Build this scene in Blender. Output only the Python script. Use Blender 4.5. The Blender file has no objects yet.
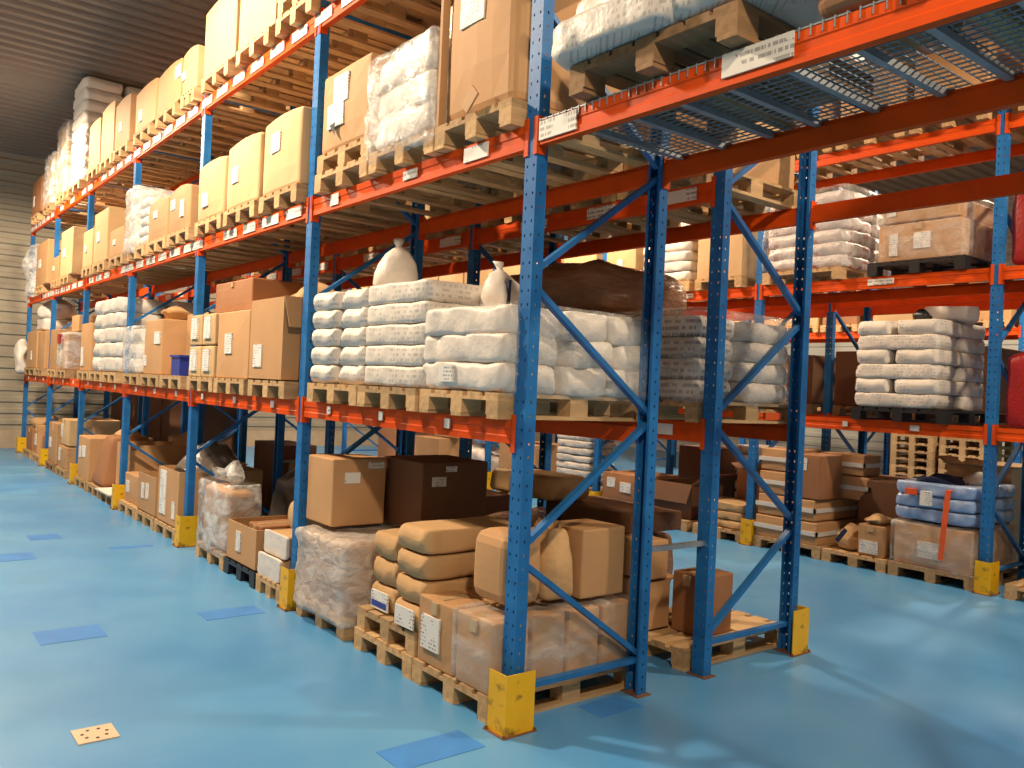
import bpy, math, random
from mathutils import Vector, Matrix, noise
random.seed(7)
S = bpy.context.scene
COL = S.collection
P = 2.8                       # bay pitch
FD = 1.05                     # frame depth, front face to rear face
Z1, Z2, Z3 = 1.53, 3.138, 4.65  # undersides of the three beam levels
BH = 0.13
ROWA, ROWB, ROWC = 0.0, 1.60, 6.117
ROWD, ROWE = 7.78, 12.75

# ------------------------------------------------------------------ materials
def mat(name, col, rough=0.6, metal=0.0, var=0.0, nscale=6.0, bump=0.0, bscale=30.0, objvar=0.0, spec=0.4, stretch=(1, 1, 1), dark=None, dscale=2.0, damt=0.0):
    m = bpy.data.materials.new(name); m.use_nodes = True
    n = m.node_tree.nodes; l = m.node_tree.links
    b = n['Principled BSDF']
    b.inputs['Roughness'].default_value = rough; b.inputs['Metallic'].default_value = metal
    b.inputs['Specular IOR Level'].default_value = spec
    b.inputs['Base Color'].default_value = (*col, 1)
    tc = n.new('ShaderNodeTexCoord'); mp = n.new('ShaderNodeMapping'); mp.inputs['Scale'].default_value = stretch
    l.new(tc.outputs['Object'], mp.inputs['Vector'])
    out = None
    if var or objvar:
        nz = n.new('ShaderNodeTexNoise'); nz.inputs['Scale'].default_value = nscale; nz.inputs['Detail'].default_value = 5
        l.new(mp.outputs[0], nz.inputs['Vector'])
        mr = n.new('ShaderNodeMapRange'); mr.inputs['From Min'].default_value = .25; mr.inputs['From Max'].default_value = .75
        mr.inputs['To Min'].default_value = 1 - var; mr.inputs['To Max'].default_value = 1 + var
        l.new(nz.outputs['Fac'], mr.inputs['Value'])
        oi = n.new('ShaderNodeObjectInfo')
        mo = n.new('ShaderNodeMapRange'); mo.inputs['To Min'].default_value = 1 - objvar; mo.inputs['To Max'].default_value = 1 + objvar
        l.new(oi.outputs['Random'], mo.inputs['Value'])
        mu = n.new('ShaderNodeMath'); mu.operation = 'MULTIPLY'; l.new(mr.outputs[0], mu.inputs[0]); l.new(mo.outputs[0], mu.inputs[1])
        vm = n.new('ShaderNodeVectorMath'); vm.operation = 'SCALE'; vm.inputs[0].default_value = col
        l.new(mu.outputs[0], vm.inputs['Scale']); out = vm.outputs[0]
    if dark is not None:
        n2 = n.new('ShaderNodeTexNoise'); n2.inputs['Scale'].default_value = dscale; n2.inputs['Detail'].default_value = 6
        l.new(mp.outputs[0], n2.inputs['Vector'])
        r2 = n.new('ShaderNodeMapRange'); r2.inputs['From Min'].default_value = .55; r2.inputs['From Max'].default_value = .75
        r2.inputs['To Max'].default_value = damt; l.new(n2.outputs['Fac'], r2.inputs['Value'])
        mx = n.new('ShaderNodeMix'); mx.data_type = 'RGBA'; mx.inputs[7].default_value = (*dark, 1)
        if out: l.new(out, mx.inputs[6])
        else: mx.inputs[6].default_value = (*col, 1)
        l.new(r2.outputs[0], mx.inputs[0]); out = mx.outputs[2]
    if out: l.new(out, b.inputs['Base Color'])
    if bump:
        nb = n.new('ShaderNodeTexNoise'); nb.inputs['Scale'].default_value = bscale; nb.inputs['Detail'].default_value = 4
        l.new(mp.outputs[0], nb.inputs['Vector'])
        bp = n.new('ShaderNodeBump'); bp.inputs['Strength'].default_value = bump; bp.inputs['Distance'].default_value = .02
        l.new(nb.outputs['Fac'], bp.inputs['Height']); l.new(bp.outputs[0], b.inputs['Normal'])
    return m

M = {}
M['orange'] = mat('orange_enamel', (.74, .078, .004), .55, spec=.18, var=.1, nscale=4, dark=(.35, .06, .02), dscale=7, damt=.35)
M['yellow'] = mat('yellow_guard_paint', (.85, .47, .008), .45, var=.08, dark=(.06, .03, .02), dscale=13, damt=.95)
M['rust'] = mat('rusty_steel', (.22, .09, .04), .8, var=.3)
M['galv'] = mat('galvanised_steel', (.30, .33, .36), .45, .4, var=.15, nscale=12)
M['wood'] = mat('pallet_wood', (.56, .35, .17), .8, var=.22, nscale=9, stretch=(3, .6, 3), objvar=.22, bump=.2, dark=(.2, .11, .05), dscale=4, damt=.5)
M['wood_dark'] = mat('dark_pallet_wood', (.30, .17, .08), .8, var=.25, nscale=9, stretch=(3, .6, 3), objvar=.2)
M['black_plastic'] = mat('black_plastic', (.018, .018, .02), .45, var=.1)
M['kraft'] = mat('kraft_cardboard', (.52, .285, .13), .72, var=.06, nscale=3, objvar=.13, bump=.08, bscale=18)
M['kraft_pale'] = mat('pale_cardboard', (.62, .40, .20), .72, var=.06, nscale=3, objvar=.09, bump=.08, bscale=14)
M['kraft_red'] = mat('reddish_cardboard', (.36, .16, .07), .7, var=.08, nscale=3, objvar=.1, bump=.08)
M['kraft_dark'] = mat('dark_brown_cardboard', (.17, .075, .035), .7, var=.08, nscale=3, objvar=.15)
M['inside'] = mat('cardboard_inside', (.30, .17, .08), .8, var=.08)
M['tape'] = mat('packing_tape', (.55, .38, .20), .25, spec=.6)
M['white_tape'] = mat('white_strapping', (.75, .72, .68), .4)
M['paper_sack'] = mat('brown_paper_sack', (.58, .35, .165), .8, var=.1, nscale=4, objvar=.12, bump=.5, bscale=16)
M['sheet'] = mat('white_sheet', (.78, .74, .68), .75, var=.05, bump=.2)
M['blue_bag'] = mat('blue_plastic_bag', (.30, .42, .68), .28, var=.25, nscale=5, bump=.5, bscale=14, dark=(.7, .75, .82), dscale=5, damt=.9)
M['blue_tub'] = mat('blue_plastic', (.03, .05, .32), .35)
M['red_plastic'] = mat('red_plastic_sheet', (.33, .012, .014), .4, var=.2, bump=.3)
M['orange_tape'] = mat('orange_strap', (.85, .12, .03), .4)
M['dark_cloth'] = mat('dark_blue_cloth', (.02, .025, .07), .8, bump=.3)
M['brown_film'] = mat('brown_shrink_wrap', (.27, .14, .075), .22, var=.3, nscale=4, bump=1.0, bscale=12, stretch=(1, 1, 2.5), spec=.6)
M['grey_film'] = mat('smoky_plastic_cover', (.17, .135, .115), .28, var=.3, nscale=4, bump=.9, bscale=8, spec=.6)
M['black_print'] = mat('black_ink', (.03, .03, .035), .7)
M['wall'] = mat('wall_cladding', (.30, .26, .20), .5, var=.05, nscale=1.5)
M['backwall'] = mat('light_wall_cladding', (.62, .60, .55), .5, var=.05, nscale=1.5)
M['plinth'] = mat('plinth_concrete', (.42, .32, .22), .8, var=.08)
M['roof'] = mat('roof_deck', (.24, .19, .155), .5, var=.06, nscale=1)
M['patch'] = mat('bright_blue_floor_paint', (.06, .27, .72), .3, var=.12, nscale=5)
M['tub_white'] = mat('white_plastic', (.75, .72, .66), .4)

def mat_upright():
    m = bpy.data.materials.new('blue_perforated_steel'); m.use_nodes = True
    n = m.node_tree.nodes; l = m.node_tree.links; b = n['Principled BSDF']
    b.inputs['Roughness'].default_value = .5; b.inputs['Specular IOR Level'].default_value = .22
    tc = n.new('ShaderNodeTexCoord'); sp = n.new('ShaderNodeSeparateXYZ'); l.new(tc.outputs['Object'], sp.inputs[0])
    nz = n.new('ShaderNodeTexNoise'); nz.inputs['Scale'].default_value = 5; l.new(tc.outputs['Object'], nz.inputs['Vector'])
    cr = n.new('ShaderNodeValToRGB'); cr.color_ramp.elements[0].color = (.014, .12, .36, 1); cr.color_ramp.elements[1].color = (.024, .19, .50, 1)
    cr.color_ramp.elements[0].position = .3; cr.color_ramp.elements[1].position = .7
    l.new(nz.outputs['Fac'], cr.inputs[0]); l.new(cr.outputs[0], b.inputs['Base Color'])
    def math_(op, a, b_=None):
        k = n.new('ShaderNodeMath'); k.operation = op
        for i, v in enumerate((a, b_)):
            if v is None: continue
            if isinstance(v, (int, float)): k.inputs[i].default_value = v
            else: l.new(v, k.inputs[i])
        return k.outputs[0]
    zz = math_('SUBTRACT', math_('FRACT', math_('MULTIPLY', sp.outputs['Z'], 1 / .075)), .5)
    zz = math_('POWER', math_('ABSOLUTE', math_('DIVIDE', zz, .12)), 2)
    xa = math_('SUBTRACT', math_('ABSOLUTE', sp.outputs['X']), .027)   # two columns of slots on the wide face
    xx = math_('POWER', math_('ABSOLUTE', math_('DIVIDE', xa, .0055)), 2)
    inner = math_('LESS_THAN', math_('ABSOLUTE', sp.outputs['X']), .046)
    h1 = math_('MULTIPLY', math_('LESS_THAN', math_('ADD', xx, zz), 1.0), inner)
    yy = math_('POWER', math_('ABSOLUTE', math_('DIVIDE', math_('SUBTRACT', sp.outputs['Y'], .036), .0055)), 2)
    outer = math_('GREATER_THAN', math_('ABSOLUTE', sp.outputs['X']), .046)
    h2 = math_('MULTIPLY', math_('LESS_THAN', math_('ADD', yy, zz), 1.0), outer)
    hole = math_('MAXIMUM', h1, h2)
    tr = n.new('ShaderNodeBsdfTransparent'); mx = n.new('ShaderNodeMixShader')
    l.new(hole, mx.inputs[0]); l.new(b.outputs[0], mx.inputs[1]); l.new(tr.outputs[0], mx.inputs[2])
    l.new(mx.outputs[0], n['Material Output'].inputs['Surface'])
    return m
M['upright'] = mat_upright()
M['blue'] = mat('blue_enamel', (.018, .15, .42), .42, var=.2, nscale=5)

def mat_print(name, base, ink, scale=(9, 30, 9), thr=.54, rough=.55, zone=None, bump=.5, objvar=.06, amt=.75, bscale=11):
    """a surface carrying rows of small illegible print"""
    m = bpy.data.materials.new(name); m.use_nodes = True
    n = m.node_tree.nodes; l = m.node_tree.links; b = n['Principled BSDF']; b.inputs['Roughness'].default_value = rough
    tc = n.new('ShaderNodeTexCoord'); mp = n.new('ShaderNodeMapping'); mp.inputs['Scale'].default_value = scale
    l.new(tc.outputs['Object'], mp.inputs['Vector'])
    nz = n.new('ShaderNodeTexNoise'); nz.inputs['Scale'].default_value = 4; nz.inputs['Detail'].default_value = 2
    l.new(mp.outputs[0], nz.inputs['Vector'])
    gt = n.new('ShaderNodeMapRange'); gt.inputs['From Min'].default_value = thr; gt.inputs['From Max'].default_value = thr + .06; gt.inputs['To Max'].default_value = amt
    l.new(nz.outputs['Fac'], gt.inputs['Value'])
    fac = gt.outputs[0]
    if zone:                      # the print sits in one patch of the thing
        n2 = n.new('ShaderNodeTexNoise'); n2.inputs['Scale'].default_value = zone; l.new(tc.outputs['Object'], n2.inputs['Vector'])
        r2 = n.new('ShaderNodeMapRange'); r2.inputs['From Min'].default_value = .5; r2.inputs['From Max'].default_value = .58
        l.new(n2.outputs['Fac'], r2.inputs['Value'])
        mu = n.new('ShaderNodeMath'); mu.operation = 'MULTIPLY'; l.new(fac, mu.inputs[0]); l.new(r2.outputs[0], mu.inputs[1]); fac = mu.outputs[0]
    oi = n.new('ShaderNodeObjectInfo'); mo = n.new('ShaderNodeMapRange'); mo.inputs['To Min'].default_value = 1 - objvar; mo.inputs['To Max'].default_value = 1 + objvar
    l.new(oi.outputs['Random'], mo.inputs['Value'])
    vm = n.new('ShaderNodeVectorMath'); vm.operation = 'SCALE'; vm.inputs[0].default_value = base; l.new(mo.outputs[0], vm.inputs['Scale'])
    mx = n.new('ShaderNodeMix'); mx.data_type = 'RGBA'; l.new(vm.outputs[0], mx.inputs[6]); mx.inputs[7].default_value = (*ink, 1)
    l.new(fac, mx.inputs[0]); l.new(mx.outputs[2], b.inputs['Base Color'])
    if bump:
        nb = n.new('ShaderNodeTexNoise'); nb.inputs['Scale'].default_value = bscale; nb.inputs['Detail'].default_value = 5; l.new(tc.outputs['Object'], nb.inputs['Vector'])
        bp = n.new('ShaderNodeBump'); bp.inputs['Strength'].default_value = bump; bp.inputs['Distance'].default_value = .02
        l.new(nb.outputs['Fac'], bp.inputs['Height']); l.new(bp.outputs[0], b.inputs['Normal'])
    return m
def mat_rows(name, base, ink, rows=34, fx=60, cover=.5, amt=.8, rough=.6, zone=9):
    """paper with ragged rows of small illegible print"""
    m = bpy.data.materials.new(name); m.use_nodes = True
    n = m.node_tree.nodes; l = m.node_tree.links; b = n['Principled BSDF']; b.inputs['Roughness'].default_value = rough
    tc = n.new('ShaderNodeTexCoord'); sp = n.new('ShaderNodeSeparateXYZ'); l.new(tc.outputs['Object'], sp.inputs[0])
    def math_(op, a, b_=None):
        k = n.new('ShaderNodeMath'); k.operation = op
        for i, v in enumerate((a, b_)):
            if v is None: continue
            if isinstance(v, (int, float)): k.inputs[i].default_value = v
            else: l.new(v, k.inputs[i])
        return k.outputs[0]
    zr_ = math_('MULTIPLY', sp.outputs['Z'], rows)
    band = math_('LESS_THAN', math_('FRACT', zr_), .5)
    cb = n.new('ShaderNodeCombineXYZ'); l.new(math_('MULTIPLY', math_('ADD', sp.outputs['X'], sp.outputs['Y']), fx), cb.inputs[0]); l.new(math_('MULTIPLY', math_('FLOOR', zr_), 3.7), cb.inputs[1])
    nz = n.new('ShaderNodeTexNoise'); nz.inputs['Scale'].default_value = 1; nz.inputs['Detail'].default_value = 1; l.new(cb.outputs[0], nz.inputs['Vector'])
    on = math_('GREATER_THAN', nz.outputs['Fac'], 1 - cover)
    z2 = n.new('ShaderNodeTexNoise'); z2.inputs['Scale'].default_value = zone; z2.inputs['Detail'].default_value = 0; l.new(tc.outputs['Object'], z2.inputs['Vector'])
    zn = math_('GREATER_THAN', z2.outputs['Fac'], .47)
    fac = math_('MULTIPLY', math_('MULTIPLY', math_('MULTIPLY', band, on), zn), amt)
    oi = n.new('ShaderNodeObjectInfo'); mo = n.new('ShaderNodeMapRange'); mo.inputs['To Min'].default_value = .93; mo.inputs['To Max'].default_value = 1.05
    l.new(oi.outputs['Random'], mo.inputs['Value'])
    vm = n.new('ShaderNodeVectorMath'); vm.operation = 'SCALE'; vm.inputs[0].default_value = base; l.new(mo.outputs[0], vm.inputs['Scale'])
    mx = n.new('ShaderNodeMix'); mx.data_type = 'RGBA'; l.new(vm.outputs[0], mx.inputs[6]); mx.inputs[7].default_value = (*ink, 1)
    l.new(fac, mx.inputs[0]); l.new(mx.outputs[2], b.inputs['Base Color'])
    return m
def add_bump(m, st, sc, dist=.02):
    n = m.node_tree.nodes; l = m.node_tree.links; b = n['Principled BSDF']
    tc = n.new('ShaderNodeTexCoord'); nb = n.new('ShaderNodeTexNoise'); nb.inputs['Scale'].default_value = sc; nb.inputs['Detail'].default_value = 5; l.new(tc.outputs['Object'], nb.inputs['Vector'])
    bp = n.new('ShaderNodeBump'); bp.inputs['Strength'].default_value = st; bp.inputs['Distance'].default_value = dist
    l.new(nb.outputs['Fac'], bp.inputs['Height']); l.new(bp.outputs[0], b.inputs['Normal']); return m
M['label'] = mat_rows('printed_white_label', (.82, .79, .75), (.14, .13, .14), 44, 110, .5, .7, .6, 12)
M['beam_label'] = mat_rows('printed_beam_label', (.80, .76, .70), (.2, .18, .18), 30, 70, .55, .7, .5, 7)
M['sack'] = add_bump(mat_rows('white_woven_sack', (.77, .69, .61), (.34, .32, .33), 30, 44, .48, .5, .5, 4.5), .6, 10)
M['sack_plain'] = mat('plain_white_sack', (.77, .69, .62), .45, var=.04, bump=.7, bscale=9, objvar=.05)
M['sack_grey'] = add_bump(mat_rows('grey_lettered_sack', (.68, .62, .56), (.25, .24, .25), 30, 46, .46, .5, .45, 3.5), .6, 10)
M['sack_red'] = add_bump(mat_rows('red_printed_sack', (.70, .62, .60), (.50, .05, .06), 12, 12, .5, .8, .4, 4), .6, 10)
M['sack_block'] = add_bump(mat_rows('letter_printed_sack', (.64, .57, .52), (.18, .12, .12), 22, 30, .55, .75, .45, 4), .6, 10)

def mat_film(name, tint=(.88, .86, .84), dens=.42, scale=6, lo=.35, hi=2.0, dist=.35):
    m = bpy.data.materials.new(name); m.use_nodes = True
    n = m.node_tree.nodes; l = m.node_tree.links; b = n['Principled BSDF']
    b.inputs['Base Color'].default_value = (*tint, 1); b.inputs['Roughness'].default_value = .22; b.inputs['Specular IOR Level'].default_value = .8
    tc = n.new('ShaderNodeTexCoord'); mp = n.new('ShaderNodeMapping'); mp.inputs['Rotation'].default_value = (.3, .6, .2); mp.inputs['Scale'].default_value = (1, 1, 1.6)
    l.new(tc.outputs['Object'], mp.inputs['Vector'])
    nz = n.new('ShaderNodeTexNoise'); nz.inputs['Scale'].default_value = scale; nz.inputs['Detail'].default_value = 6; nz.inputs['Distortion'].default_value = dist; nz.inputs['Roughness'].default_value = .62
    l.new(mp.outputs[0], nz.inputs['Vector'])
    mr = n.new('ShaderNodeMapRange'); mr.inputs['From Min'].default_value = .42; mr.inputs['From Max'].default_value = .72
    mr.inputs['To Min'].default_value = dens * lo; mr.inputs['To Max'].default_value = min(1, dens * hi)
    l.new(nz.outputs['Fac'], mr.inputs['Value'])
    bp = n.new('ShaderNodeBump'); bp.inputs['Strength'].default_value = .9; bp.inputs['Distance'].default_value = .03
    l.new(nz.outputs['Fac'], bp.inputs['Height']); l.new(bp.outputs[0], b.inputs['Normal'])
    tr = n.new('ShaderNodeBsdfTransparent'); mx = n.new('ShaderNodeMixShader')
    l.new(mr.outputs[0], mx.inputs[0]); l.new(tr.outputs[0], mx.inputs[1]); l.new(b.outputs[0], mx.inputs[2])
    l.new(mx.outputs[0], n['Material Output'].inputs['Surface'])
    return m
M['film'] = mat_film('clear_stretch_film', scale=4)
M['film_white'] = mat_film('whitish_stretch_film', (.84, .76, .70), .6, 7, .7, 1.5, .9)
M['film_thin'] = mat_film('thin_stretch_film', (.84, .82, .79), .24, 4)
M['film_milky'] = mat_film('milky_stretch_film', (.86, .85, .84), .55, 5)

def mat_floor():
    m = bpy.data.materials.new('blue_epoxy_floor'); m.use_nodes = True
    n = m.node_tree.nodes; l = m.node_tree.links; b = n['Principled BSDF']
    tc = n.new('ShaderNodeTexCoord')
    nz = n.new('ShaderNodeTexNoise'); nz.inputs['Scale'].default_value = .7; nz.inputs['Detail'].default_value = 6; l.new(tc.outputs['Object'], nz.inputs['Vector'])
    cr = n.new('ShaderNodeValToRGB'); e = cr.color_ramp.elements
    e[0].position = .3; e[0].color = (.066, .275, .61, 1); e[1].position = .72; e[1].color = (.135, .385, .66, 1)
    l.new(nz.outputs['Fac'], cr.inputs[0])
    sp = n.new('ShaderNodeTexNoise'); sp.inputs['Scale'].default_value = 9; sp.inputs['Detail'].default_value = 3; l.new(tc.outputs['Object'], sp.inputs['Vector'])
    mr = n.new('ShaderNodeMapRange'); mr.inputs['From Min'].default_value = .73; mr.inputs['From Max'].default_value = .78; mr.inputs['To Max'].default_value = .6; l.new(sp.outputs['Fac'], mr.inputs['Value'])
    mx = n.new('ShaderNodeMix'); mx.data_type = 'RGBA'; mx.inputs[7].default_value = (.38, .42, .42, 1); l.new(mr.outputs[0], mx.inputs[0]); l.new(cr.outputs[0], mx.inputs[6])
    l.new(mx.outputs[2], b.inputs['Base Color'])
    n3 = n.new('ShaderNodeTexNoise'); n3.inputs['Scale'].default_value = 2.2; n3.inputs['Detail'].default_value = 5; l.new(tc.outputs['Object'], n3.inputs['Vector'])
    m3 = n.new('ShaderNodeMapRange'); m3.inputs['To Min'].default_value = .2; m3.inputs['To Max'].default_value = .48; l.new(n3.outputs['Fac'], m3.inputs['Value'])
    l.new(m3.outputs[0], b.inputs['Roughness'])
    bp = n.new('ShaderNodeBump'); bp.inputs['Strength'].default_value = .06; bp.inputs['Distance'].default_value = .02; l.new(n3.outputs['Fac'], bp.inputs['Height']); l.new(bp.outputs[0], b.inputs['Normal'])
    return m
M['floor'] = mat_floor()

# ------------------------------------------------------------------ mesh helpers
class MB:
    def __init__(s): s.v = []; s.f = []
    def add(s, vs, fs):
        b = len(s.v); s.v += [tuple(v) for v in vs]; s.f += [tuple(i + b for i in f) for f in fs]; return s
    def box(s, x0, x1, y0, y1, z0, z1):
        return s.add([(x0,y0,z0),(x1,y0,z0),(x1,y1,z0),(x0,y1,z0),(x0,y0,z1),(x1,y0,z1),(x1,y1,z1),(x0,y1,z1)],
                     [(0,3,2,1),(4,5,6,7),(0,1,5,4),(1,2,6,5),(2,3,7,6),(3,0,4,7)])
    def bar(s, a, b, w, h, up=(1, 0, 0)):
        a, b = Vector(a), Vector(b); d = (b - a).normalized(); u = Vector(up); u = (u - d * u.dot(d)).normalized(); r = d.cross(u)
        vs = [p + u * (w/2*i) + r * (h/2*j) for p in (a, b) for i, j in ((-1,-1),(1,-1),(1,1),(-1,1))]
        return s.add(vs, [(0,1,2,3),(7,6,5,4),(0,4,5,1),(1,5,6,2),(2,6,7,3),(3,7,4,0)])
    def tube(s, a, b, r, n=8):
        a, b = Vector(a), Vector(b); d = (b - a).normalized(); u = d.orthogonal().normalized(); w = d.cross(u)
        vs = [p + (u * math.cos(t) + w * math.sin(t)) * r for p in (a, b) for t in [2*math.pi*i/n for i in range(n)]]
        fs = [(i, (i+1) % n, n + (i+1) % n, n + i) for i in range(n)] + [tuple(range(n))[::-1], tuple(range(n, 2*n))]
        return s.add(vs, fs)
    def prism(s, prof, x0, x1):          # profile in (y,z) run along x
        n = len(prof)
        vs = [(x0, y, z) for y, z in prof] + [(x1, y, z) for y, z in prof]
        return s.add(vs, [(i, (i+1) % n, n + (i+1) % n, n + i) for i in range(n)] + [tuple(range(n))[::-1], tuple(range(n, 2*n))])
    def prismz(s, prof, z0, z1):
        n = len(prof)
        vs = [(x, y, z0) for x, y in prof] + [(x, y, z1) for x, y in prof]
        return s.add(vs, [(i, (i+1) % n, n + (i+1) % n, n + i) for i in range(n)] + [tuple(range(n))[::-1], tuple(range(n, 2*n))])
    def mesh(s, name, m, smooth=False):
        me = bpy.data.meshes.new(name); me.from_pydata(s.v, [], s.f); me.materials.append(M[m] if isinstance(m, str) else m)
        if smooth: me.polygons.foreach_set('use_smooth', [True] * len(me.polygons))
        me.update(); return me
def link(name, me, parent=None, loc=(0, 0, 0), rz=0.0):
    o = bpy.data.objects.new(name, me); COL.objects.link(o); o.location = loc; o.rotation_euler = (0, 0, rz)
    if parent is not None: o.parent = parent
    return o
LABELS = {}
def tag(o, label, cat, group=None, kind=None):
    o['label'] = label; o['category'] = cat
    if group: o['group'] = group
    if kind: o['kind'] = kind
    LABELS.setdefault(label, []).append(o.name)
    return o
def empty(name, loc, rz=0.0): return link(name, None, None, loc, rz)
def structure(name, mb, m, smooth=False):
    o = link(name, mb.mesh(name, m, smooth)); o['kind'] = 'structure'; return o

def attach(c, p, keep_label=False):
    mw = Matrix.LocRotScale(p.location, p.rotation_euler, p.scale)
    c.parent = p; c.matrix_parent_inverse = mw.inverted()
    LABELS.pop(c.get('label'), None)
    for k in ('category', 'group', 'label'):
        if k in c.keys() and (k != 'label' or not keep_label): del c[k]
    return c

def rbox(hx, hy, hz, r, n=5, bulge=0.0, wob=0.0, seed=0, sag=0.0):
    """rounded box centred on the origin with bulging faces"""
    def ps(h):
        r2 = min(r, h * .6)
        k = [-h, -h + r2 * .35, -h + r2] + [(-h + r2) + (2*h - 2*r2) * i / n for i in range(1, n)] + [h - r2, h - r2 * .35, h]
        return k
    X, Y, Z = ps(hx), ps(hy), ps(hz); idx = {}; vs = []; fs = []
    def vert(i, j, k):
        key = (i, j, k)
        if key in idx: return idx[key]
        p = Vector((X[i], Y[j], Z[k])); q = Vector([max(-(h - min(r, h*.6)), min(h - min(r, h*.6), c)) for c, h in zip(p, (hx, hy, hz))])
        d = p - q; rr = max(abs(c) for c in d) if d.length > 0 else 0
        if d.length > 1e-9: p = q + d.normalized() * min(r, hx*.6, hy*.6, hz*.6)
        a, b, c = p.x / hx, p.y / hy, p.z / hz
        g = lambda s, t: max(0, 1 - s*s) * max(0, 1 - t*t)
        if bulge:
            if abs(a) > .9: p.x += math.copysign(bulge * g(b, c), a)
            if abs(b) > .9: p.y += math.copysign(bulge * g(a, c), b)
            if abs(c) > .9: p.z += math.copysign(bulge * .4 * g(a, b), c) if c > 0 else 0
        if sag and c > 0: p.z -= sag * (abs(a) ** 2 + abs(b) ** 2) * c
        if wob:
            w = noise.noise_vector(Vector((p.x * 3.1 + seed * 7.7, p.y * 3.1, p.z * 3.1 + seed)))
            p += Vector((w.x, w.y, w.z * (1 if c > -.9 else 0))) * wob
        idx[key] = len(vs); vs.append(p); return idx[key]
    I, J, K = len(X) - 1, len(Y) - 1, len(Z) - 1
    for i in range(I):
        for j in range(J):
            fs.append((vert(i,j,0), vert(i,j+1,0), vert(i+1,j+1,0), vert(i+1,j,0))); fs.append((vert(i,j,K), vert(i+1,j,K), vert(i+1,j+1,K), vert(i,j+1,K)))
    for i in range(I):
        for k in range(K):
            fs.append((vert(i,0,k), vert(i+1,0,k), vert(i+1,0,k+1), vert(i,0,k+1))); fs.append((vert(i,J,k), vert(i,J,k+1), vert(i+1,J,k+1), vert(i+1,J,k)))
    for j in range(J):
        for k in range(K):
            fs.append((vert(0,j,k), vert(0,j,k+1), vert(0,j+1,k+1), vert(0,j+1,k))); fs.append((vert(I,j,k), vert(I,j+1,k), vert(I,j+1,k+1), vert(I,j,k+1)))
    return vs, fs
def shift(vs, d): return [Vector(v) + Vector(d) for v in vs]

_sack = {}
def sack_mesh(L, W, H, m, seed, lumpy=1.0):
    """a filled sack lying along local x, base at z=0"""
    key = (round(L, 2), round(W, 2), round(H, 2), m, seed)
    if key in _sack: return _sack[key]
    NU, NV = 34, 32; vs = []; fs = []
    for i in range(NU + 1):
        u = -1 + 2 * i / NU; u = math.copysign(abs(u) ** .8, u)
        e = max(0.0, 1 - abs(u) ** 14)
        th = H / 2 * (e ** .34 if e > 0 else 0) + .006
        wd = W / 2 * (1 - .10 * abs(u) ** 8) * (.86 + .14 * e)
        for j in range(NV):
            t = 2 * math.pi * j / NV; c, s = math.cos(t), math.sin(t)
            y = wd * math.copysign(abs(c) ** .36, c); z = th * math.copysign(abs(s) ** .4, s)
            p = Vector((u * L / 2, y, z))
            q = Vector((p.x * 4.5 + seed * 13.1, p.y * 4.5, p.z * 5 + seed * 3.3))
            w = noise.noise_vector(q) * .024 * lumpy + noise.noise_vector(q * 2.3) * .014 * lumpy + noise.noise_vector(q * 5.5) * .005 * lumpy
            p += Vector((w.x * .7, w.y, w.z * (.8 if s > -.3 else .25)))
            if abs(u) > .85: p.z += .02 * math.sin(y * 26 + seed * 2) * (abs(u) - .85) / .15 * lumpy
            zl = H / 2 - .0125; p.z = max(p.z, -H / 2)
            if p.z > zl: p.z = zl + (p.z - zl) * .12
            p.z = min(p.z, H / 2 - .0115); p.y = max(-W / 2, min(W / 2, p.y)); p.x = max(-L / 2, min(L / 2, p.x))
            vs.append((p.x, p.y, p.z + H / 2))
    for i in range(NU):
        for j in range(NV):
            fs.append((i*NV+j, (i+1)*NV+j, (i+1)*NV+(j+1) % NV, i*NV+(j+1) % NV))
    fs.append(tuple(range(NV))); fs.append(tuple(NU*NV + j for j in range(NV))[::-1])
    _sack[key] = MB().add(vs, fs).mesh('sack', m, True); return _sack[key]
_sn = [0]
def sack(x, y, z, L, W, H, label, d='x', m='sack', group=None, rot=0.0, name='sack', lumpy=1.0):
    _sn[0] += 1; L -= .014; W -= .018
    o = link(name, sack_mesh(L, W, H, m, _sn[0] % 4, lumpy), None, (x, y, z), (0 if d == 'x' else math.pi / 2) + rot + random.uniform(-.014, .014))
    return tag(o, label, 'sack', group)

def lump(name, x0, x1, y0, y1, z0, z1, m, label, cat, seed=1, r=.14, wob=.09, sag=.08, group=None, n=9):
    hx, hy, hz = (x1-x0)/2, (y1-y0)/2, (z1-z0)/2
    vs, fs = rbox(hx, hy, hz, min(r, hx*.9, hy*.9, hz*.9), n, .03, wob, seed, sag)
    vs = [Vector((v.x, v.y, max(v.z, -hz))) for v in vs]
    o = link(name, MB().add(shift(vs, (0, 0, hz)), fs).mesh(name, m, True), None, ((x0+x1)/2, (y0+y1)/2, z0))
    return tag(o, label, cat, group)

def lathe(prof, n=20, wob=0.0, seed=0, pleat=0.0):
    vs = []; fs = []
    for k, (r, z) in enumerate(prof):
        for j in range(n):
            t = 2*math.pi*j/n; rr = r * (1 + pleat * math.sin(t * 7 + seed) * (k / len(prof)))
            p = Vector((rr*math.cos(t), rr*math.sin(t), z))
            if wob: p += noise.noise_vector(p * 5 + Vector((seed*5, 0, 0))) * wob * min(1, r * 8)
            vs.append(p)
    K = len(prof)
    for k in range(K - 1):
        for j in range(n): fs.append((k*n+j, k*n+(j+1) % n, (k+1)*n+(j+1) % n, (k+1)*n+j))
    fs.append(tuple(range(n))[::-1]); fs.append(tuple((K-1)*n + j for j in range(n)))
    return vs, fs

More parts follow.
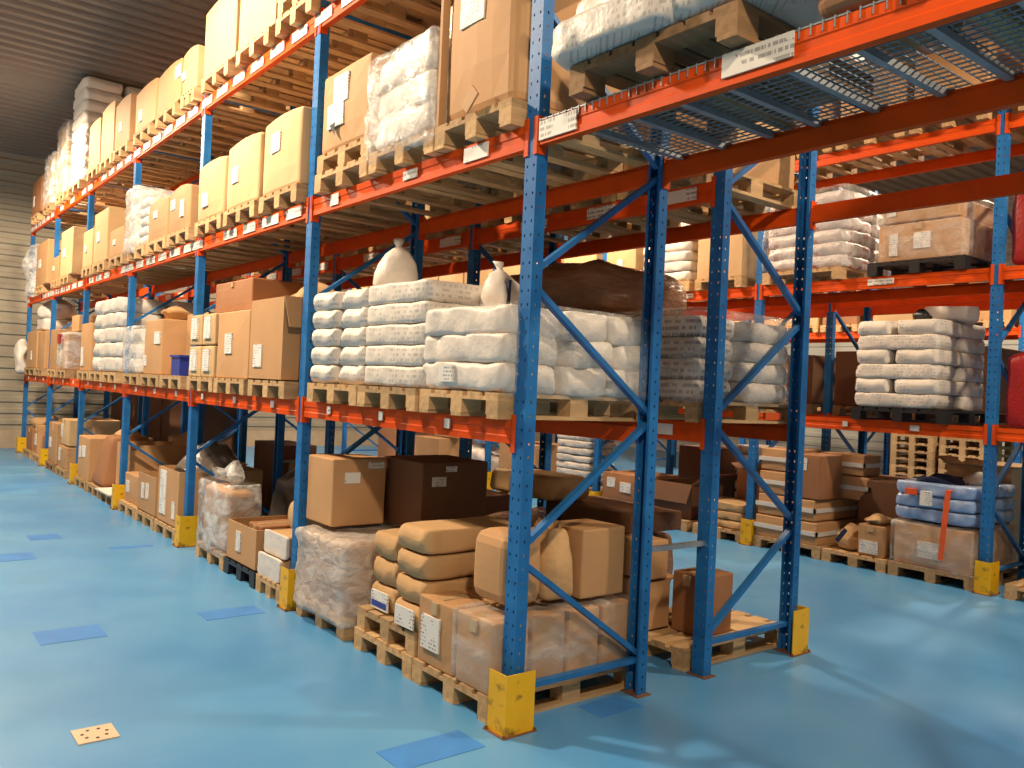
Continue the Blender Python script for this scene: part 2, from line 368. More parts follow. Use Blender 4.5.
def carton(x0, x1, y0, y1, z0, z1, label, m='kraft', labs=(), side=(), tape=True, bulge=.012, opened=False, group=None, name='carton', flap=None, cat='box', arch=0.0, bands=0, r=.012, wob=0.004, lid=False):
    """labs/side: (u, v, w, h) of paper labels on the front / right face, fractions of the face"""
    if not opened:
        ins = bulge + wob*.6
        x0 += ins*.8; x1 -= ins*.8; y0 += ins*.8; y1 -= ins*.8; z1 -= .4*bulge + wob*.6 + .002 + arch
    w, d, h = x1-x0, y1-y0, z1-z0; hx, hy, hz = w/2, d/2, h/2
    sd = int(abs(x0)*13 + z0*7) % 97
    if not opened:
        vs, fs = rbox(hx, hy, hz, r, 4, bulge, wob, sd)
        if arch: vs = [Vector((v.x, v.y, v.z + (arch * (1 - (v.x/hx)**2) if v.z > 0 else 0))) for v in vs]
        body = MB().add(shift(vs, (0, 0, hz)), fs)
    else:
        t = .012; body = MB()
        body.box(-hx, hx, -hy, -hy+t, 0, h).box(-hx, hx, hy-t, hy, 0, h).box(-hx, -hx+t, -hy+t, hy-t, 0, h).box(hx-t, hx, -hy+t, hy-t, 0, h).box(-hx, hx, -hy, hy, 0, .012)
        bulge = 0
    o = link(name, body.mesh(name, m, False), None, ((x0+x1)/2, (y0+y1)/2, z0))
    tag(o, label, cat, group)
    g = lambda a, b: bulge * max(0, 1-a*a) * max(0, 1-b*b)
    for (u, v, lw, lh) in labs:
        a, b = -1+2*u, -1+2*v; yy = -hy - g(a, b) - .005 - wob
        cx, cz = -hx + u*w, v*h
        link('paper_label', MB().box(cx-lw*w/2, cx+lw*w/2, yy, yy+.012+wob, cz-lh*h/2, cz+lh*h/2).mesh('paper_label', 'label'), o)
    for (u, v, lw, lh) in side:
        a, b = -1+2*u, -1+2*v; xx = hx + g(a, b) + .005 + wob
        cy, cz = -hy + u*d, v*h
        link('paper_label', MB().box(xx-.012-wob, xx, cy-lw*d/2, cy+lw*d/2, cz-lh*h/2, cz+lh*h/2).mesh('paper_label', 'label'), o)
    if tape and not opened:
        tz = h + arch + bulge*.4 + .001
        tb = MB().box(-.03, .03, -hy+.03, hy-.03, tz-.012, tz).box(-.03, .03, -hy-bulge-.003-wob, -hy+.004, h*.80, h-r)
        link('packing_tape', tb.mesh('packing_tape', 'tape'), o)
    for k in range(bands):
        zz = h*(k+.5)/bands - .02
        e = bulge + .006 + wob
        link('strap', MB().box(-hx-e, hx+e, -hy-e, -hy+.002, zz, zz+.05).box(hx-.002, hx+e, -hy-e, hy+e, zz, zz+.05).mesh('strap', 'white_tape'), o)
    if opened:
        fl = min(w, d) * .38
        for nm, a, b, wd, ax in (('front', -hy, -1, w, 'x'), ('back', hy, 1, w, 'x'), ('left', -hx, -1, d, 'y'), ('right', hx, 1, d, 'y')):
            an = {'front': -.25, 'back': .9, 'left': .35, 'right': -.2}[nm] if flap is None else flap.get(nm)
            if an is None: continue
            c, s_ = math.cos(an), math.sin(an)
            if ax == 'x': pts = [(-wd/2, a, h), (wd/2, a, h), (wd/2-.01, a + b*fl*c, h + fl*s_), (-wd/2+.01, a + b*fl*c, h + fl*s_)]; off = Vector((0, -b*.006*s_, .006*c + .004))
            else: pts = [(a, -wd/2, h), (a, wd/2, h), (a + b*fl*c, wd/2-.01, h + fl*s_), (a + b*fl*c, -wd/2+.01, h + fl*s_)]; off = Vector((-b*.006*s_, 0, .006*c + .004))
            q = [Vector(p) for p in pts]; vs = q + [p + off for p in q]
            link('flap', MB().add(vs, [(0,1,2,3),(7,6,5,4),(0,4,5,1),(1,5,6,2),(2,6,7,3),(3,7,4,0)]).mesh('flap', m), o)
    if lid:
        link('lid', MB().box(-hx-.02, hx+.02, -hy-.02, hy+.02, h-.10, h+.015).mesh('lid', m), o)
    return o

def film(x0, x1, y0, y1, z0, z1, label, m='film', wob=.022, seed=1, top=True, flare=0.0):
    hx, hy, hz = (x1-x0)/2, (y1-y0)/2, (z1-z0)/2
    vs, fs = rbox(hx, hy, hz, .05, 9, .01, 0, seed)
    out = []
    for v in vs:
        q = Vector((v.x*5 + seed*9, v.y*5, v.z*5))
        w = noise.noise_vector(q) * wob + noise.noise_vector(q*2.6) * wob*.6
        k = 1 + flare * max(0, -v.z/hz) ** 3
        v2 = Vector((v.x*k, v.y*k, v.z)) + Vector((v.x, v.y, 0)).normalized() * (abs(w.x) + abs(w.y)*.5) + Vector((0, 0, abs(w.z)*.5 if v.z > hz*.9 else 0))
        out.append(v2)
    keep = []
    for f in fs:
        c = sum((vs[i].z for i in f)) / len(f)
        if c < -hz*.97: continue
        if not top and c > hz*.985: continue
        keep.append(f)
    o = link('stretch_film', MB().add(shift(out, (0, 0, hz)), keep).mesh('stretch_film', m, True), None, ((x0+x1)/2, (y0+y1)/2, z0))
    return tag(o, label, 'plastic wrap')

# ------------------------------------------------------------------ pallets
PH = .144
def _pallet_meshes(w, d, m, plastic=False):
    top = MB(); nb = 5 if w < .9 else 7; bw = .125 if not plastic else .13
    for i in range(nb):
        c = -w/2 + bw/2 + (w-bw)*i/(nb-1); top.box(c-bw/2, c+bw/2, -d/2, d/2, .122, .144)
    for j in range(3):
        c = (-d/2+.07, 0, d/2-.07)[j]; top.box(-w/2, w/2, c-.07, c+.07, .100, .1218)
    blk = MB().box(-.055, .055, -.07, .07, .022, .0998)
    run = MB().box(-.05, .05, -d/2, d/2, 0, .0218)
    return top.mesh('top_deck', m), blk.mesh('block', m), run.mesh('bottom_runner', m)
_pm = {}
def pallet(x0, y0, z, label, w=.8, d=1.2, m='wood', detail=True, group=None, rz=0.0, name=None):
    key = (w, d, m)
    if key not in _pm: _pm[key] = _pallet_meshes(w, d, m)
    top, blk, run = _pm[key]
    nm = name or ('plastic_pallet' if m == 'black_plastic' else 'wooden_pallet')
    loc = (x0 + w/2, y0 + d/2, z)
    if detail:
        o = empty(nm, loc, rz); link('top_deck', top, o)
        for i in range(3):
            cx = (-w/2+.055, 0, w/2-.055)[i]; link('bottom_runner', run, o, (cx if i == 1 else math.copysign(w/2-.05, cx), 0, 0))
            for j in range(3): link('block', blk, o, (cx, (-d/2+.07, 0, d/2-.07)[j], 0))
    else:
        k2 = key + ('one',)
        if k2 not in _pm:
            a = MB()
            for me, offs in ((top, [(0, 0)]), (run, [(-w/2+.05, 0), (0, 0), (w/2-.05, 0)]), (blk, [(cx, cy) for cx in (-w/2+.055, 0, w/2-.055) for cy in (-d/2+.07, 0, d/2-.07)])):
                for ox, oy in offs: a.add([(v.co.x+ox, v.co.y+oy, v.co.z) for v in me.vertices], [tuple(p.vertices) for p in me.polygons])
            _pm[k2] = a.mesh('wooden_pallet', m)
        o = link(nm, _pm[k2], None, loc, rz)
    return tag(o, label, 'pallet', group)

# ------------------------------------------------------------------ room
fl = structure('floor', MB().box(-18.4, 9, -9, 18.6, -.1, 0), 'floor')
XW = -17.9
def corrug(n, pitch, depth, flat=.55):
    pts = []
    for i in range(n):
        a = i * pitch; pts += [(a, 0), (a + pitch*flat*.75, 0), (a + pitch*(flat*.75+.12), depth), (a + pitch*.88, depth)]
    pts.append((n*pitch, 0)); return pts
mb = MB(); pr = corrug(26, .25, .035)                       # end wall: ribs run level
for a, b in zip(pr[:-1], pr[1:]):
    mb.add([(XW + a[1], -9, .4 + a[0]), (XW + a[1], 18.6, .4 + a[0]), (XW + b[1], 18.6, .4 + b[0]), (XW + b[1], -9, .4 + b[0])], [(0, 1, 2, 3)])
mb.box(XW - .2, XW - .01, -9, 18.6, .3, 7.2)
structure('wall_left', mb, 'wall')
structure('baseboard_left', MB().box(XW - .2, XW + .06, -9, 18.6, 0, .4), 'plinth')
mb = MB(); pr = corrug(34, .25, .035)
for a, b in zip(pr[:-1], pr[1:]):
    mb.add([(-18, 18.2 - a[1], a[0]), (9, 18.2 - a[1], a[0]), (9, 18.2 - b[1], b[0]), (-18, 18.2 - b[1], b[0])], [(0, 1, 2, 3)])
mb.box(-18, 9, 18.21, 18.4, 0, 8.5)
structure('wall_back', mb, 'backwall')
mb = MB(); n = 94; pr = corrug(n, .28, .05)                  # roof deck rising gently away from the end wall, ribs across
def zr(x): return 6.55 + (x - XW) * .035
for a, b in zip(pr[:-1], pr[1:]):
    xa, xb = XW + a[0], XW + b[0]
    mb.add([(xa, -9, zr(xa) - a[1]), (xa, 18.4, zr(xa) - a[1]), (xb, 18.4, zr(xb) - b[1]), (xb, -9, zr(xb) - b[1])], [(0, 1, 2, 3)])
mb.add([(XW, -9, zr(XW)+.1), (XW, 18.4, zr(XW)+.1), (8.5, 18.4, zr(8.5)+.1), (8.5, -9, zr(8.5)+.1)], [(0, 1, 2, 3)])
structure('ceiling', mb, 'roof')
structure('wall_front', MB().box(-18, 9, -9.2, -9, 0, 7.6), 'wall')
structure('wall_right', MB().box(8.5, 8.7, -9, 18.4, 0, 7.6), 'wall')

# paint patches and plate on the floor
for x0, y0, w, d, lb in [(-3.02, -1.79, .33, .41, 'bright blue paint patch left of the beige floor plate, the larger clear one'),
                         (-2.98, -.69, .24, .45, 'faint blue paint patch in front of the second yellow post guard'),
                         (-5.87, -1.75, .36, .36, 'bright blue paint patch cut by the left edge of the picture'),
                         (-5.79, -.70, .10, .42, 'thin bright blue paint strip in front of the third yellow post guard'),
                         (-.12, -.72, .24, .50, 'bright blue paint patch in front of the nearest yellow post guard'),
                         (-.03, .56, .2, .33, 'blue paint patch beside the foot brace of the nearest blue frame'),
                         (-6.8, -1.3, .3, .3, 'small blue paint patch farthest along the open aisle floor')]:
    o = link('floor_patch', MB().box(x0, x0+w, y0, y0+d, .0005, .0025).mesh('floor_patch', 'patch')); tag(o, lb, 'paint patch', 'blue paint patches on the floor')
o = link('floor_plate', MB().box(-1.14, -.95, -1.895, -1.705, .0005, .006).mesh('floor_plate', mat('beige_plate', (.66, .5, .34), .6, var=.1)))
tag(o, 'beige square floor plate with a ring of dark holes', 'floor plate')
hb = MB()
for k in range(7):
    t = 2*math.pi*k/7; hb.tube((-1.045+.058*math.cos(t), -1.8+.058*math.sin(t), .005), (-1.045+.058*math.cos(t), -1.8+.058*math.sin(t), .0075), .009)
h = link('bolt_hole', hb.mesh('bolt_hole', 'black_print'), o); h['kind'] = 'stuff'

# ------------------------------------------------------------------ racking
def upright_mesh(flip):
    s = -1 if flip else 1; t = .0025
    def prof(k):       # open C, 100 x 75 with lips, thin sheet
        o_ = [(-.03,.075),(-.05,.075),(-.05,0),(.05,0),(.05,.075),(.03,.075)]
        i_ = [(.03,.075-t),(.05-t,.075-t),(.05-t,t),(-.05+t,t),(-.05+t,.075-t),(-.03,.075-t)]
        return o_ + i_
    mb = MB(); pf = prof(0); n = len(pf); z0, z1 = .008, 4.96
    vs = [(x, y, z0) for x, y in pf] + [(x, y, z1) for x, y in pf]
    fs = [(i, (i+1) % n, n+(i+1) % n, n+i) for i in range(n)]
    mb.add(vs, fs); return mb.mesh('upright', 'upright')
UP = upright_mesh(False)
BASE = MB().box(-.075, .075, -.02, .095, 0, .008).mesh('base_plate', 'rust')
def brace_mesh(a, b): return MB().bar(a, b, .045, .03).mesh('brace', 'blue')
NODES = [.21, .93, 1.68, 2.43, 3.19, 3.94, 4.68]
BR = []
for k in range(6):      # zigzag: rear, front, rear ...
    ya, yb = (FD-.05, .05) if k % 2 == 0 else (.05, FD-.05)
    BR.append(('diagonal_brace', brace_mesh((0, ya, NODES[k]+.04), (0, yb, NODES[k+1]-.03))))
BR.insert(0, ('horizontal_brace', brace_mesh((0, .05, NODES[0]), (0, FD-.05, NODES[0]))))
BR.append(('horizontal_brace', brace_mesh((0, .05, 4.82), (0, FD-.05, 4.82))))
GU_A = MB().box(-.055, .098, -.082, -.076, .006, .325).box(.092, .098, -.076, .115, .006, .325).mesh('rack_guard', 'yellow')
GU_AF = MB().add([(-.07,-.10,0),(.112,-.10,0),(.112,.13,0),(.078,.13,0),(.078,-.022,0),(-.07,-.022,0),(-.07,-.10,.006),(.112,-.10,.006),(.112,.13,.006),(.078,.13,.006),(.078,-.022,.006),(-.07,-.022,.006)], [(5,4,3,2,1,0),(6,7,8,9,10,11)]+[(i,(i+1)%6,6+(i+1)%6,6+i) for i in range(6)]).mesh('base_flange', 'rust')
GB = MB()
GB = GB.tube((0, 0, .006), (0, 0, .02), .009, 6).mesh('anchor_bolt', 'rust')
FG = 'blue upright frames of the pallet racks'
BOLT = MB().tube((-.03, 0, 0), (.03, 0, 0), .008, 6).mesh('bolt', 'galv')
def frame(x, y, label, flip=False, guard=None, bolts=False):
    o = empty('rack_support', (x, y + (FD if flip else 0), 0), math.pi if flip else 0)
    tag(o, label, 'rack frame', FG)
    for yy, rz in ((0, 0), (FD, math.pi)):
        u_ = link('upright', UP, o, (0, yy, 0), rz); link('base_plate', BASE, u_)
    for k, (nm, me) in enumerate(BR):
        b_ = link(nm, me, o)
        if bolts and 0 < k < 6:
            ya, yb = (FD-.05, .05) if k % 2 else (.05, FD-.05)
            link('bolt', BOLT, b_, (0, ya, NODES[k-1]+.04)); link('bolt', BOLT, b_, (0, yb, NODES[k]-.03))
    if guard:
        gx = empty('rack_guard', (x, y + (FD if flip else 0), 0))
        if flip: gx.scale = (1, -1, 1)
        tag(gx, guard, 'post guard', 'yellow guards at the feet of the rack posts')
        link('guard_plate', GU_A, gx); link('base_flange', GU_AF, gx); [link('anchor_bolt', GB, gx, (bx, by, 0)) for bx, by in ((-.055, -.09), (.103, -.09), (.103, .12))]
    return o
NTH = ['nearest', 'second', 'third', 'fourth', 'fifth', 'sixth', 'seventh']
for i in range(7):
    frame(-i*P, ROWA, f'blue perforated rack frame with braces, {NTH[i]} one of the front rack' if i < 6 else 'blue perforated rack frame by the end wall, last one of the front rack',
          guard=(f'scratched yellow post guard at the foot of the {NTH[i]} front rack post' if i < 6 else 'yellow post guard by the end wall, last of the front rack'), bolts=i < 2)
    frame(-i*P, ROWB, f'dark blue rack frame of the second rack, standing behind the {NTH[i]} front frame', True,
          guard=('yellow post guard on the far foot of the free standing frame behind the nearest' if i == 0 else None), bolts=i == 0)
frame(P, ROWA, 'blue rack frame right of the bridge opening, front rack'); frame(P, ROWB, 'blue rack frame right of the bridge opening, second rack', True)
XC = -.074
for k in range(-1, 6):
    frame(XC - k*P, ROWC, ['blue rack frame at the right edge of the rack across the rear aisle', 'blue frame right of the blue wrapped goods, rear aisle rack',
          'blue frame left of the banded cartons, rear aisle rack', 'blue frame right of the tall white sack pile, rear aisle rack', 'blue frame left of the tall white sack pile, rear aisle rack',
          'blue frame far along the rear aisle rack, seen under the second bay', 'blue frame deepest along the rear aisle rack'][k+1],
          guard=[None, 'yellow post guard beside the blue wrapped goods', 'yellow post guard beside the banded cartons', 'yellow post guard right of the tall white sack pile',
                 'yellow post guard left of the tall white sack pile', 'small yellow post guard far along the rear aisle, seen under the front rack', None][k+1], bolts=k in (0, 1))
for k in range(0, 4):
    frame(XC - k*P, ROWD, f'dark rack frame behind the rear aisle rack, {NTH[k]} from the right', True)
for k in range(0, 5):
    frame(XC + .6 - k*P, ROWE, f'blue rack frame in the farthest rack by the back wall, {NTH[k]} from the right')

BPROF = [(0, 0), (0, .038), (.005, .045), (.005, .078), (0, .085), (0, BH), (.03, BH), (.03, BH-.03), (.05, BH-.03), (.05, 0)]
BEAM = MB().prism(BPROF[::-1], -P/2+.052, P/2-.052).mesh('rack_beam', 'orange')
CON = {}
for s in (-1, 1):
    xe = s*(P/2-.052); xo = s*(P/2-.022)
    CON[s] = MB().box(min(xe-.006*s, xo), max(xe-.006*s, xo), -.008, -.003, -.045, BH+.03).box(min(xe, xe-.006*s), max(xe, xe-.006*s), -.008, .055, -.045, BH+.03).mesh('end_connector', 'orange')
BMG = 'orange load beams of the pallet racks'
def beam(xr, y, z, label, flip=False, labs=(), lm='beam_label'):
    """xr: post line at the beam's right end; labs: (x, width, height, z offset) on the outer face"""
    o = link('rack_beam', BEAM, None, (xr - P/2, y, z), math.pi if flip else 0)
    tag(o, label, 'rack beam', BMG, 'thing')
    for s in (-1, 1): link('end_connector', CON[s], o)
    for (lx, lw, lh, lz) in labs:
        X = (lx - (xr - P/2)) * (-1 if flip else 1)
        link('location_label', MB().box(X-lw/2, X+lw/2, -.010, -.001, lz-lh/2, lz+lh/2).mesh('location_label', lm), o)
    return o
LV = ['low', 'middle', 'top']; ZZ = [Z1, Z2, Z3]
BAY = ['nearest bay', 'second bay', 'third bay', 'fourth bay', 'fifth bay', 'sixth bay']
rnd = random.Random(3)
A1L = {0: [-.68, -1.49, -2.28], 1: [-3.37, -4.28, -5.2]}
for i in range(6):
    xr = -i*P
    for k in range(3):
        labs = []
        if k == 0: labs = [(x, .055, .06, .075) for x in (A1L.get(i) or [xr-.5, xr-1.35, xr-2.2])]
        if k == 1:
            labs = {0: [(-.51, .24, .085, .07), (-1.25, .17, .06, .07), (-2.35, .14, .085, .07)]}.get(i) or [(xr-.30-.5*j, .36 if j % 2 else .3, .085, .07) for j in range(6) if rnd.random() < .85]
        if k == 2: labs = [(xr-.35-.47*j, .30, .085, .07) for j in range(6) if rnd.random() < .9]
        beam(xr, ROWA, ZZ[k], f'orange front beam at {LV[k]} level in the {BAY[i]} of the front rack', False, labs)
        beam(xr, ROWA+FD, ZZ[k], f'shaded rear beam at {LV[k]} level in the {BAY[i]} of the front rack', True)
        labs = [(xr-.35, .34, .085, .07), (xr-1.1, .3, .085, .07), (xr-1.9, .34, .085, .07)] if k == 1 else ([(xr-.45, .3, .075, .07)] if k == 0 else [])
        beam(xr, ROWB, ZZ[k], f'shaded inner beam at {LV[k]} level in the {BAY[i]} of the second rack', False, labs)
        beam(xr, ROWB+FD, ZZ[k], f'outer beam at {LV[k]} level in the {BAY[i]} of the second rack', True)
beam(P, ROWA, Z2, 'bright orange front beam bridging the opening at upper right', False, [(.215, .29, .1, .07), (1.43, .34, .1, .085)])
beam(P, ROWA+FD, Z2, 'dark red rear beam bridging the opening under the wire decks', True)
beam(P, ROWB+FD, Z2, 'dark red outer beam of the second rack bridging the opening', True)
CB = ['right edge bay', 'blue goods bay', 'two label carton bay', 'tall sack pile bay', 'far left bay', 'farthest bay']
for k in range(-1, 5):
    xr = XC - k*P
    for q in range(3):
        beam(xr, ROWC, ZZ[q], f'orange front beam, {LV[q]} level, {CB[k+1]}, rear aisle rack', False, [(xr-.75, .1, .06, .07), (xr-1.55, .06, .06, .07)] if q == 0 else ([] if q == 2 or k < 0 else [(xr-1.2, .3, .07, .07)]))
        beam(xr, ROWC+FD, ZZ[q], f'shaded rear beam, {LV[q]} level, {CB[k+1]}, rear aisle rack', True)
for k in range(0, 3):
    xr = XC - k*P
    for q in range(2):
        beam(xr, ROWD, ZZ[q], f'shaded beam at {LV[q]} level, {NTH[k]} bay from right behind the rear aisle rack')
        beam(xr, ROWD+FD, ZZ[q], f'far side beam at {LV[q]} level, {NTH[k]} bay from right behind the rear aisle rack', True)
for k in range(0, 4):
    xr = XC + .6 - k*P
    for q in range(2):
        beam(xr, ROWE, ZZ[q], f'orange front beam at {LV[q]} level, {NTH[k]} bay from right, farthest rack')
        beam(xr, ROWE+FD, ZZ[q], f'rear beam at {LV[q]} level, {NTH[k]} bay from right, farthest rack', True)
for i in range(0, 3):
    o = link('row_spacer', MB().box(-i*P-.02, -i*P+.02, ROWA+FD+.001, ROWB-.001, .86, .89).mesh('row_spacer', 'galv'))
    tag(o, f'grey steel spacer bar joining the back to back racks at the {NTH[i]} frame', 'spacer bar', 'spacer bars between the front and second rack', 'thing')

# wire decks in the bridge bay
def wire_deck(x0, w, label):
    o = empty('wire_deck', (x0, 0, Z2+BH)); tag(o, label, 'wire deck', 'galvanised wire decks bridging the opening')
    wb = MB(); d = FD
    for i in range(int(w/.05)+1):
        x = i*.05; wb.bar((x, .0, .008), (x, d, .008), .005, .005)
        wb.bar((x, -.004, .010), (x, -.004, -.035), .005, .005, (0, 1, 0))     # wires turned down over the front beam
    for j in range(22): wb.bar((0, d*j/21, .003), (w, d*j/21, .003), .0065, .0065, (0, 1, 0))
    wm = link('wire_mesh', wb.mesh('wire_mesh', 'galv'), o)
    for j in range(3):
        x = w*(.14+.36*j)
        link('support_channel', MB().box(x-.018, x+.018, .055, d-.055, -.028, .004).box(x-.045, x+.045, .0, .05, .0005, .004).box(x-.045, x+.045, d-.05, d, .0005, .004).mesh('support_channel', 'galv'), o)
    return o
for j, lb in enumerate(['wire mesh deck right beside the nearest blue post, seen from below', 'middle wire mesh deck of the bridge opening', 'wire mesh deck at the upper right edge of the picture']):
    wire_deck(.07 + .9*j, .86, lb)


HT = ['lowest', 'second from base', 'third from base', 'fourth from base', 'middle', 'fourth from top', 'third from top', 'second from top', 'topmost']

# ------------------------------------------------------------------ loads, front rack, floor level
L0 = 0.0; L1 = Z1 + BH + .0015; L2 = Z2 + BH + .0015; L3 = Z3 + BH + .0015
F0 = -.05; FU = -.08
PG = 'pallets standing in the racks'
def pal(x0, y0, z, under, w=.8, d=1.2, m='wood', detail=True):
    k = 'black plastic' if m == 'black_plastic' else 'wooden'
    return pallet(x0, y0, z, f'{k} pallet under {under}', w, d, m, detail, PG)

# nearest pallet with cartons
pal(-.88, F0, 0, 'the filmed cartons at the nearest blue post')
g = 'low cartons on the nearest pallet'
zc, hc = PH, .41
carton(-.865, -.455, F0, .22, zc, zc+hc, 'carton with square white label at the front of the nearest pallet', labs=[(.42, .5, .5, .5)], group=g)
carton(-.450, -.075, F0, .22, zc, zc+hc, 'carton behind the nearest yellow guard, front right of the nearest pallet', group=g)
for j, nm in enumerate(['second', 'third', 'rearmost']):
    y0 = .225 + .275*j
    carton(-.450, -.075, y0, y0+.27, zc, zc+hc, f'{nm} carton along the right side of the nearest pallet', group=g)
    carton(-.865, -.455, y0, y0+.27, zc, zc+hc, f'{nm} carton along the inner side of the nearest pallet', group=g)
film(-.47, -.055, -.066, 1.06, PH, zc+hc+.02, 'clear film stretched over the cartons beside the nearest blue post', 'film_thin', .008, 3)
ZT = zc+hc+.045
carton(-.50, -.10, .05, .35, ZT, ZT+.42, 'round-cornered brown box on top of the nearest cartons, behind the blue post', r=.07, bulge=.02, tape=False, m='kraft', wob=.008)
def paper_bag(x, y, z, w, d, h, label, seed=1, m='paper_sack', cat='bag', open_top=True):
    vs, fs = rbox(w/2, d/2, h/2, .05, 7, .025, .028, seed)
    out = []
    for v in vs:
        t = max(0, v.z/(h/2) - .2) / .8
        out.append(Vector((v.x*(1 - .22*t) + .012*math.sin(v.x*60+v.z*20)*t, v.y*(1-.35*t) + .02*math.sin(v.x*45)*t, v.z + .035*math.sin(v.x*38 + seed)*t*t)))
    o = link('paper_bag', MB().add(shift(out, (0, 0, h/2)), fs).mesh('paper_bag', m, True), None, (x, y, z))
    cb = MB(); n_ = 28; ring = []
    for q in range(3):
        for k in range(n_):
            t_ = 2*math.pi*k/n_; rr_ = 1 + .16*math.sin(k*2.3+seed)*q
            ring.append((w*.36*rr_*math.cos(t_)*(1-.12*q), d*.27*rr_*math.sin(t_)*(1-.1*q), h-.03+.035*q+.014*math.sin(k*1.7+seed)*q))
    cb.add(ring, [(q*n_+k, q*n_+(k+1) % n_, (q+1)*n_+(k+1) % n_, (q+1)*n_+k) for q in range(2) for k in range(n_)])
    link('crumpled_top', cb.mesh('crumpled_top', m), o)
    return tag(o, label, cat)
paper_bag(-.27, .475, ZT, .30, .21, .40, 'crumpled brown paper bag between two boxes on the nearest cartons', 2)
carton(-.44, -.09, .60, .97, ZT, ZT+.42, 'plain brown box right of the crumpled paper bag', tape=False, bulge=.006)
carton(-.86, -.52, .45, .95, ZT, ZT+.20, 'low brown carton lying on the inner side of the nearest pallet', m='kraft_red')

# sacks on doubled pallets
pal(-1.64, F0, 0, 'another pallet, beneath the brown paper sacks', .75)
pal(-1.63, F0+.01, PH+.001, 'the two columns of brown paper sacks', .75)
g = 'brown paper sacks on the doubled pallet'
zb = 2*PH + .003
SK = {}
for j, nm in enumerate(['bottom', 'second', 'third', 'top']):
    SK[0, j] = sack(-1.0, .36, zb+.162*j, .80, .40, .165, f'{nm} brown paper sack of the taller right column, nearest bay', 'y', 'paper_sack', g, name='paper_sack', lumpy=.6)
for j, nm in enumerate(['bottom', 'middle', 'top']):
    SK[1, j] = sack(-1.42, .40, zb+.175*j, .76, .38, .18, f'{nm} brown paper sack of the shorter left column, nearest bay', 'y', 'paper_sack', g, name='paper_sack', lumpy=.8)
for q, (x, y) in enumerate([(-1.0, -.055), (-1.42, .005)]):
    o = link('paper_label', MB().box(x-.11, x+.11, y, y+.012, zb+.015, zb+.135).mesh('paper_label', 'label')); attach(o, SK[q, 0])
    if q: b_ = link('blue_print', MB().box(x-.10, x+.10, y-.002, y, zb+.03, zb+.07).mesh('blue_print', 'blue_tub')); attach(b_, SK[q, 0])

# film wrapped pallet by the second post
pal(-2.60, F0, 0, 'the film wrapped load beside the second post')
g = 'cartons inside the film wrapped load'
for j, nm in enumerate(['bottom', 'middle', 'upper']):
    carton(-2.57, -1.83, F0+.03, 1.08, PH+.17*j, PH+.17*j+.168, f'{nm} carton layer inside the film wrapped load by the second post', m='kraft' if j else 'kraft_red', group=g, tape=False, bulge=.006)
film(-2.61, -1.79, F0-.01, 1.12, PH-.06, PH+.54, 'wrinkled clear film around the load beside the second post', 'film_white', .05, 2, flare=.05)
zt = PH + .58
carton(-2.70, -2.24, .03, .50, zt, zt+.52, 'tall brown box with small labels standing on the film wrapped load', m='kraft', side=[(.35, .72, .28, .16), (.80, .9, .3, .1)], bulge=.008, tape=False)
carton(-2.40, -1.78, .53, 1.16, zt, zt+.53, 'dark brown box with two labels behind the tall box in the nearest bay', m='kraft_dark', side=[(.24, .72, .2, .14), (.42, .9, .16, .08)], bulge=.01, tape=False, group=None)

# second bay, floor level
pal(-5.05, F0, 0, 'the grey film wrapped bin in the second bay')
carton(-5.02, -4.28, F0+.03, .27, PH, .74, 'brown bulk bin wrapped in grey film, second bay floor', labs=[(.55, .42, .22, .26)], tape=False, r=.05)
film(-5.05, -4.25, F0-.005, .30, PH-.05, .80, 'grey film around the bulk bin in the second bay', 'film_milky', .03, 5, top=False)
lump('plastic_bag', -4.98, -4.42, .0, .27, .79, .95, 'film_milky', 'crumpled white plastic bag bulging from the wrapped bin, second bay', 'bag', 4, .1, .13)
pal(-4.22, F0, 0, 'the open carton with a small box, second bay', .74, 1.2, 'black_plastic')
carton(-4.20, -3.50, F0+.01, .55, PH, .50, 'open carton with white label on the black pallet, second bay', labs=[(.42, .55, .16, .5)], opened=True, flap={'left': None, 'back': None, 'right': None, 'front': None})
carton(-3.86, -3.53, .02, .40, PH+.02, .53, 'smaller box standing inside the open carton, second bay', m='kraft_red', bulge=.004)
pal(-3.44, F0, 0, 'the white ended paper sacks by the second post', .54)
g = 'white ended sacks beside the second post'
s1 = sack(-3.20, .25, PH+.001, .58, .46, .19, 'bottom white ended paper sack left of the second post', 'y', 'paper_sack', g, name='paper_sack')
s2 = sack(-3.18, .28, PH+.192, .56, .44, .20, 'upper white ended paper sack left of the second post', 'y', 'paper_sack', g, name='paper_sack')
for zz, y, s_ in ((PH+.001, -.027, s1), (PH+.192, .013, s2)):
    o = link('white_end', sack_mesh(.035, .47, .205, 'sack_plain', 2, .6), None, (s_.location.x, y, zz-.001), math.pi/2); attach(o, s_)
vs, fs = lathe([(.02, 0), (.13, .01), (.14, .05), (.14, .42), (.12, .45), (.02, .455)], 20)
o = link('cardboard_drum', MB().add([(v.x, -v.z, v.y) for v in vs], [f[::-1] for f in fs]).mesh('cardboard_drum', 'kraft_pale', True), None, (-3.08, .56, PH+.54))
tag(o, 'round cardboard tube end lying on the sacks by the second post', 'tube')
lump('plastic_cover', -4.9, -3.0, .62, 1.12, PH+.001, 1.02, 'grey_film', 'grey brown plastic cover heaped behind the open carton, second bay', 'plastic cover', 6, .2, .15, .12)
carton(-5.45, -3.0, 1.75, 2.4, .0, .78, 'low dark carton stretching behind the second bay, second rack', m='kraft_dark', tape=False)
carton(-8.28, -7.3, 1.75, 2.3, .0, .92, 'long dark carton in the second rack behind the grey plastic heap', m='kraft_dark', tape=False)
lump('brown_bundle', -7.1, -5.9, 1.75, 2.4, .0, .84, 'brown_film', 'brown wrapped bundle on the floor behind the third post', 'bundle', 81, .1, .06)

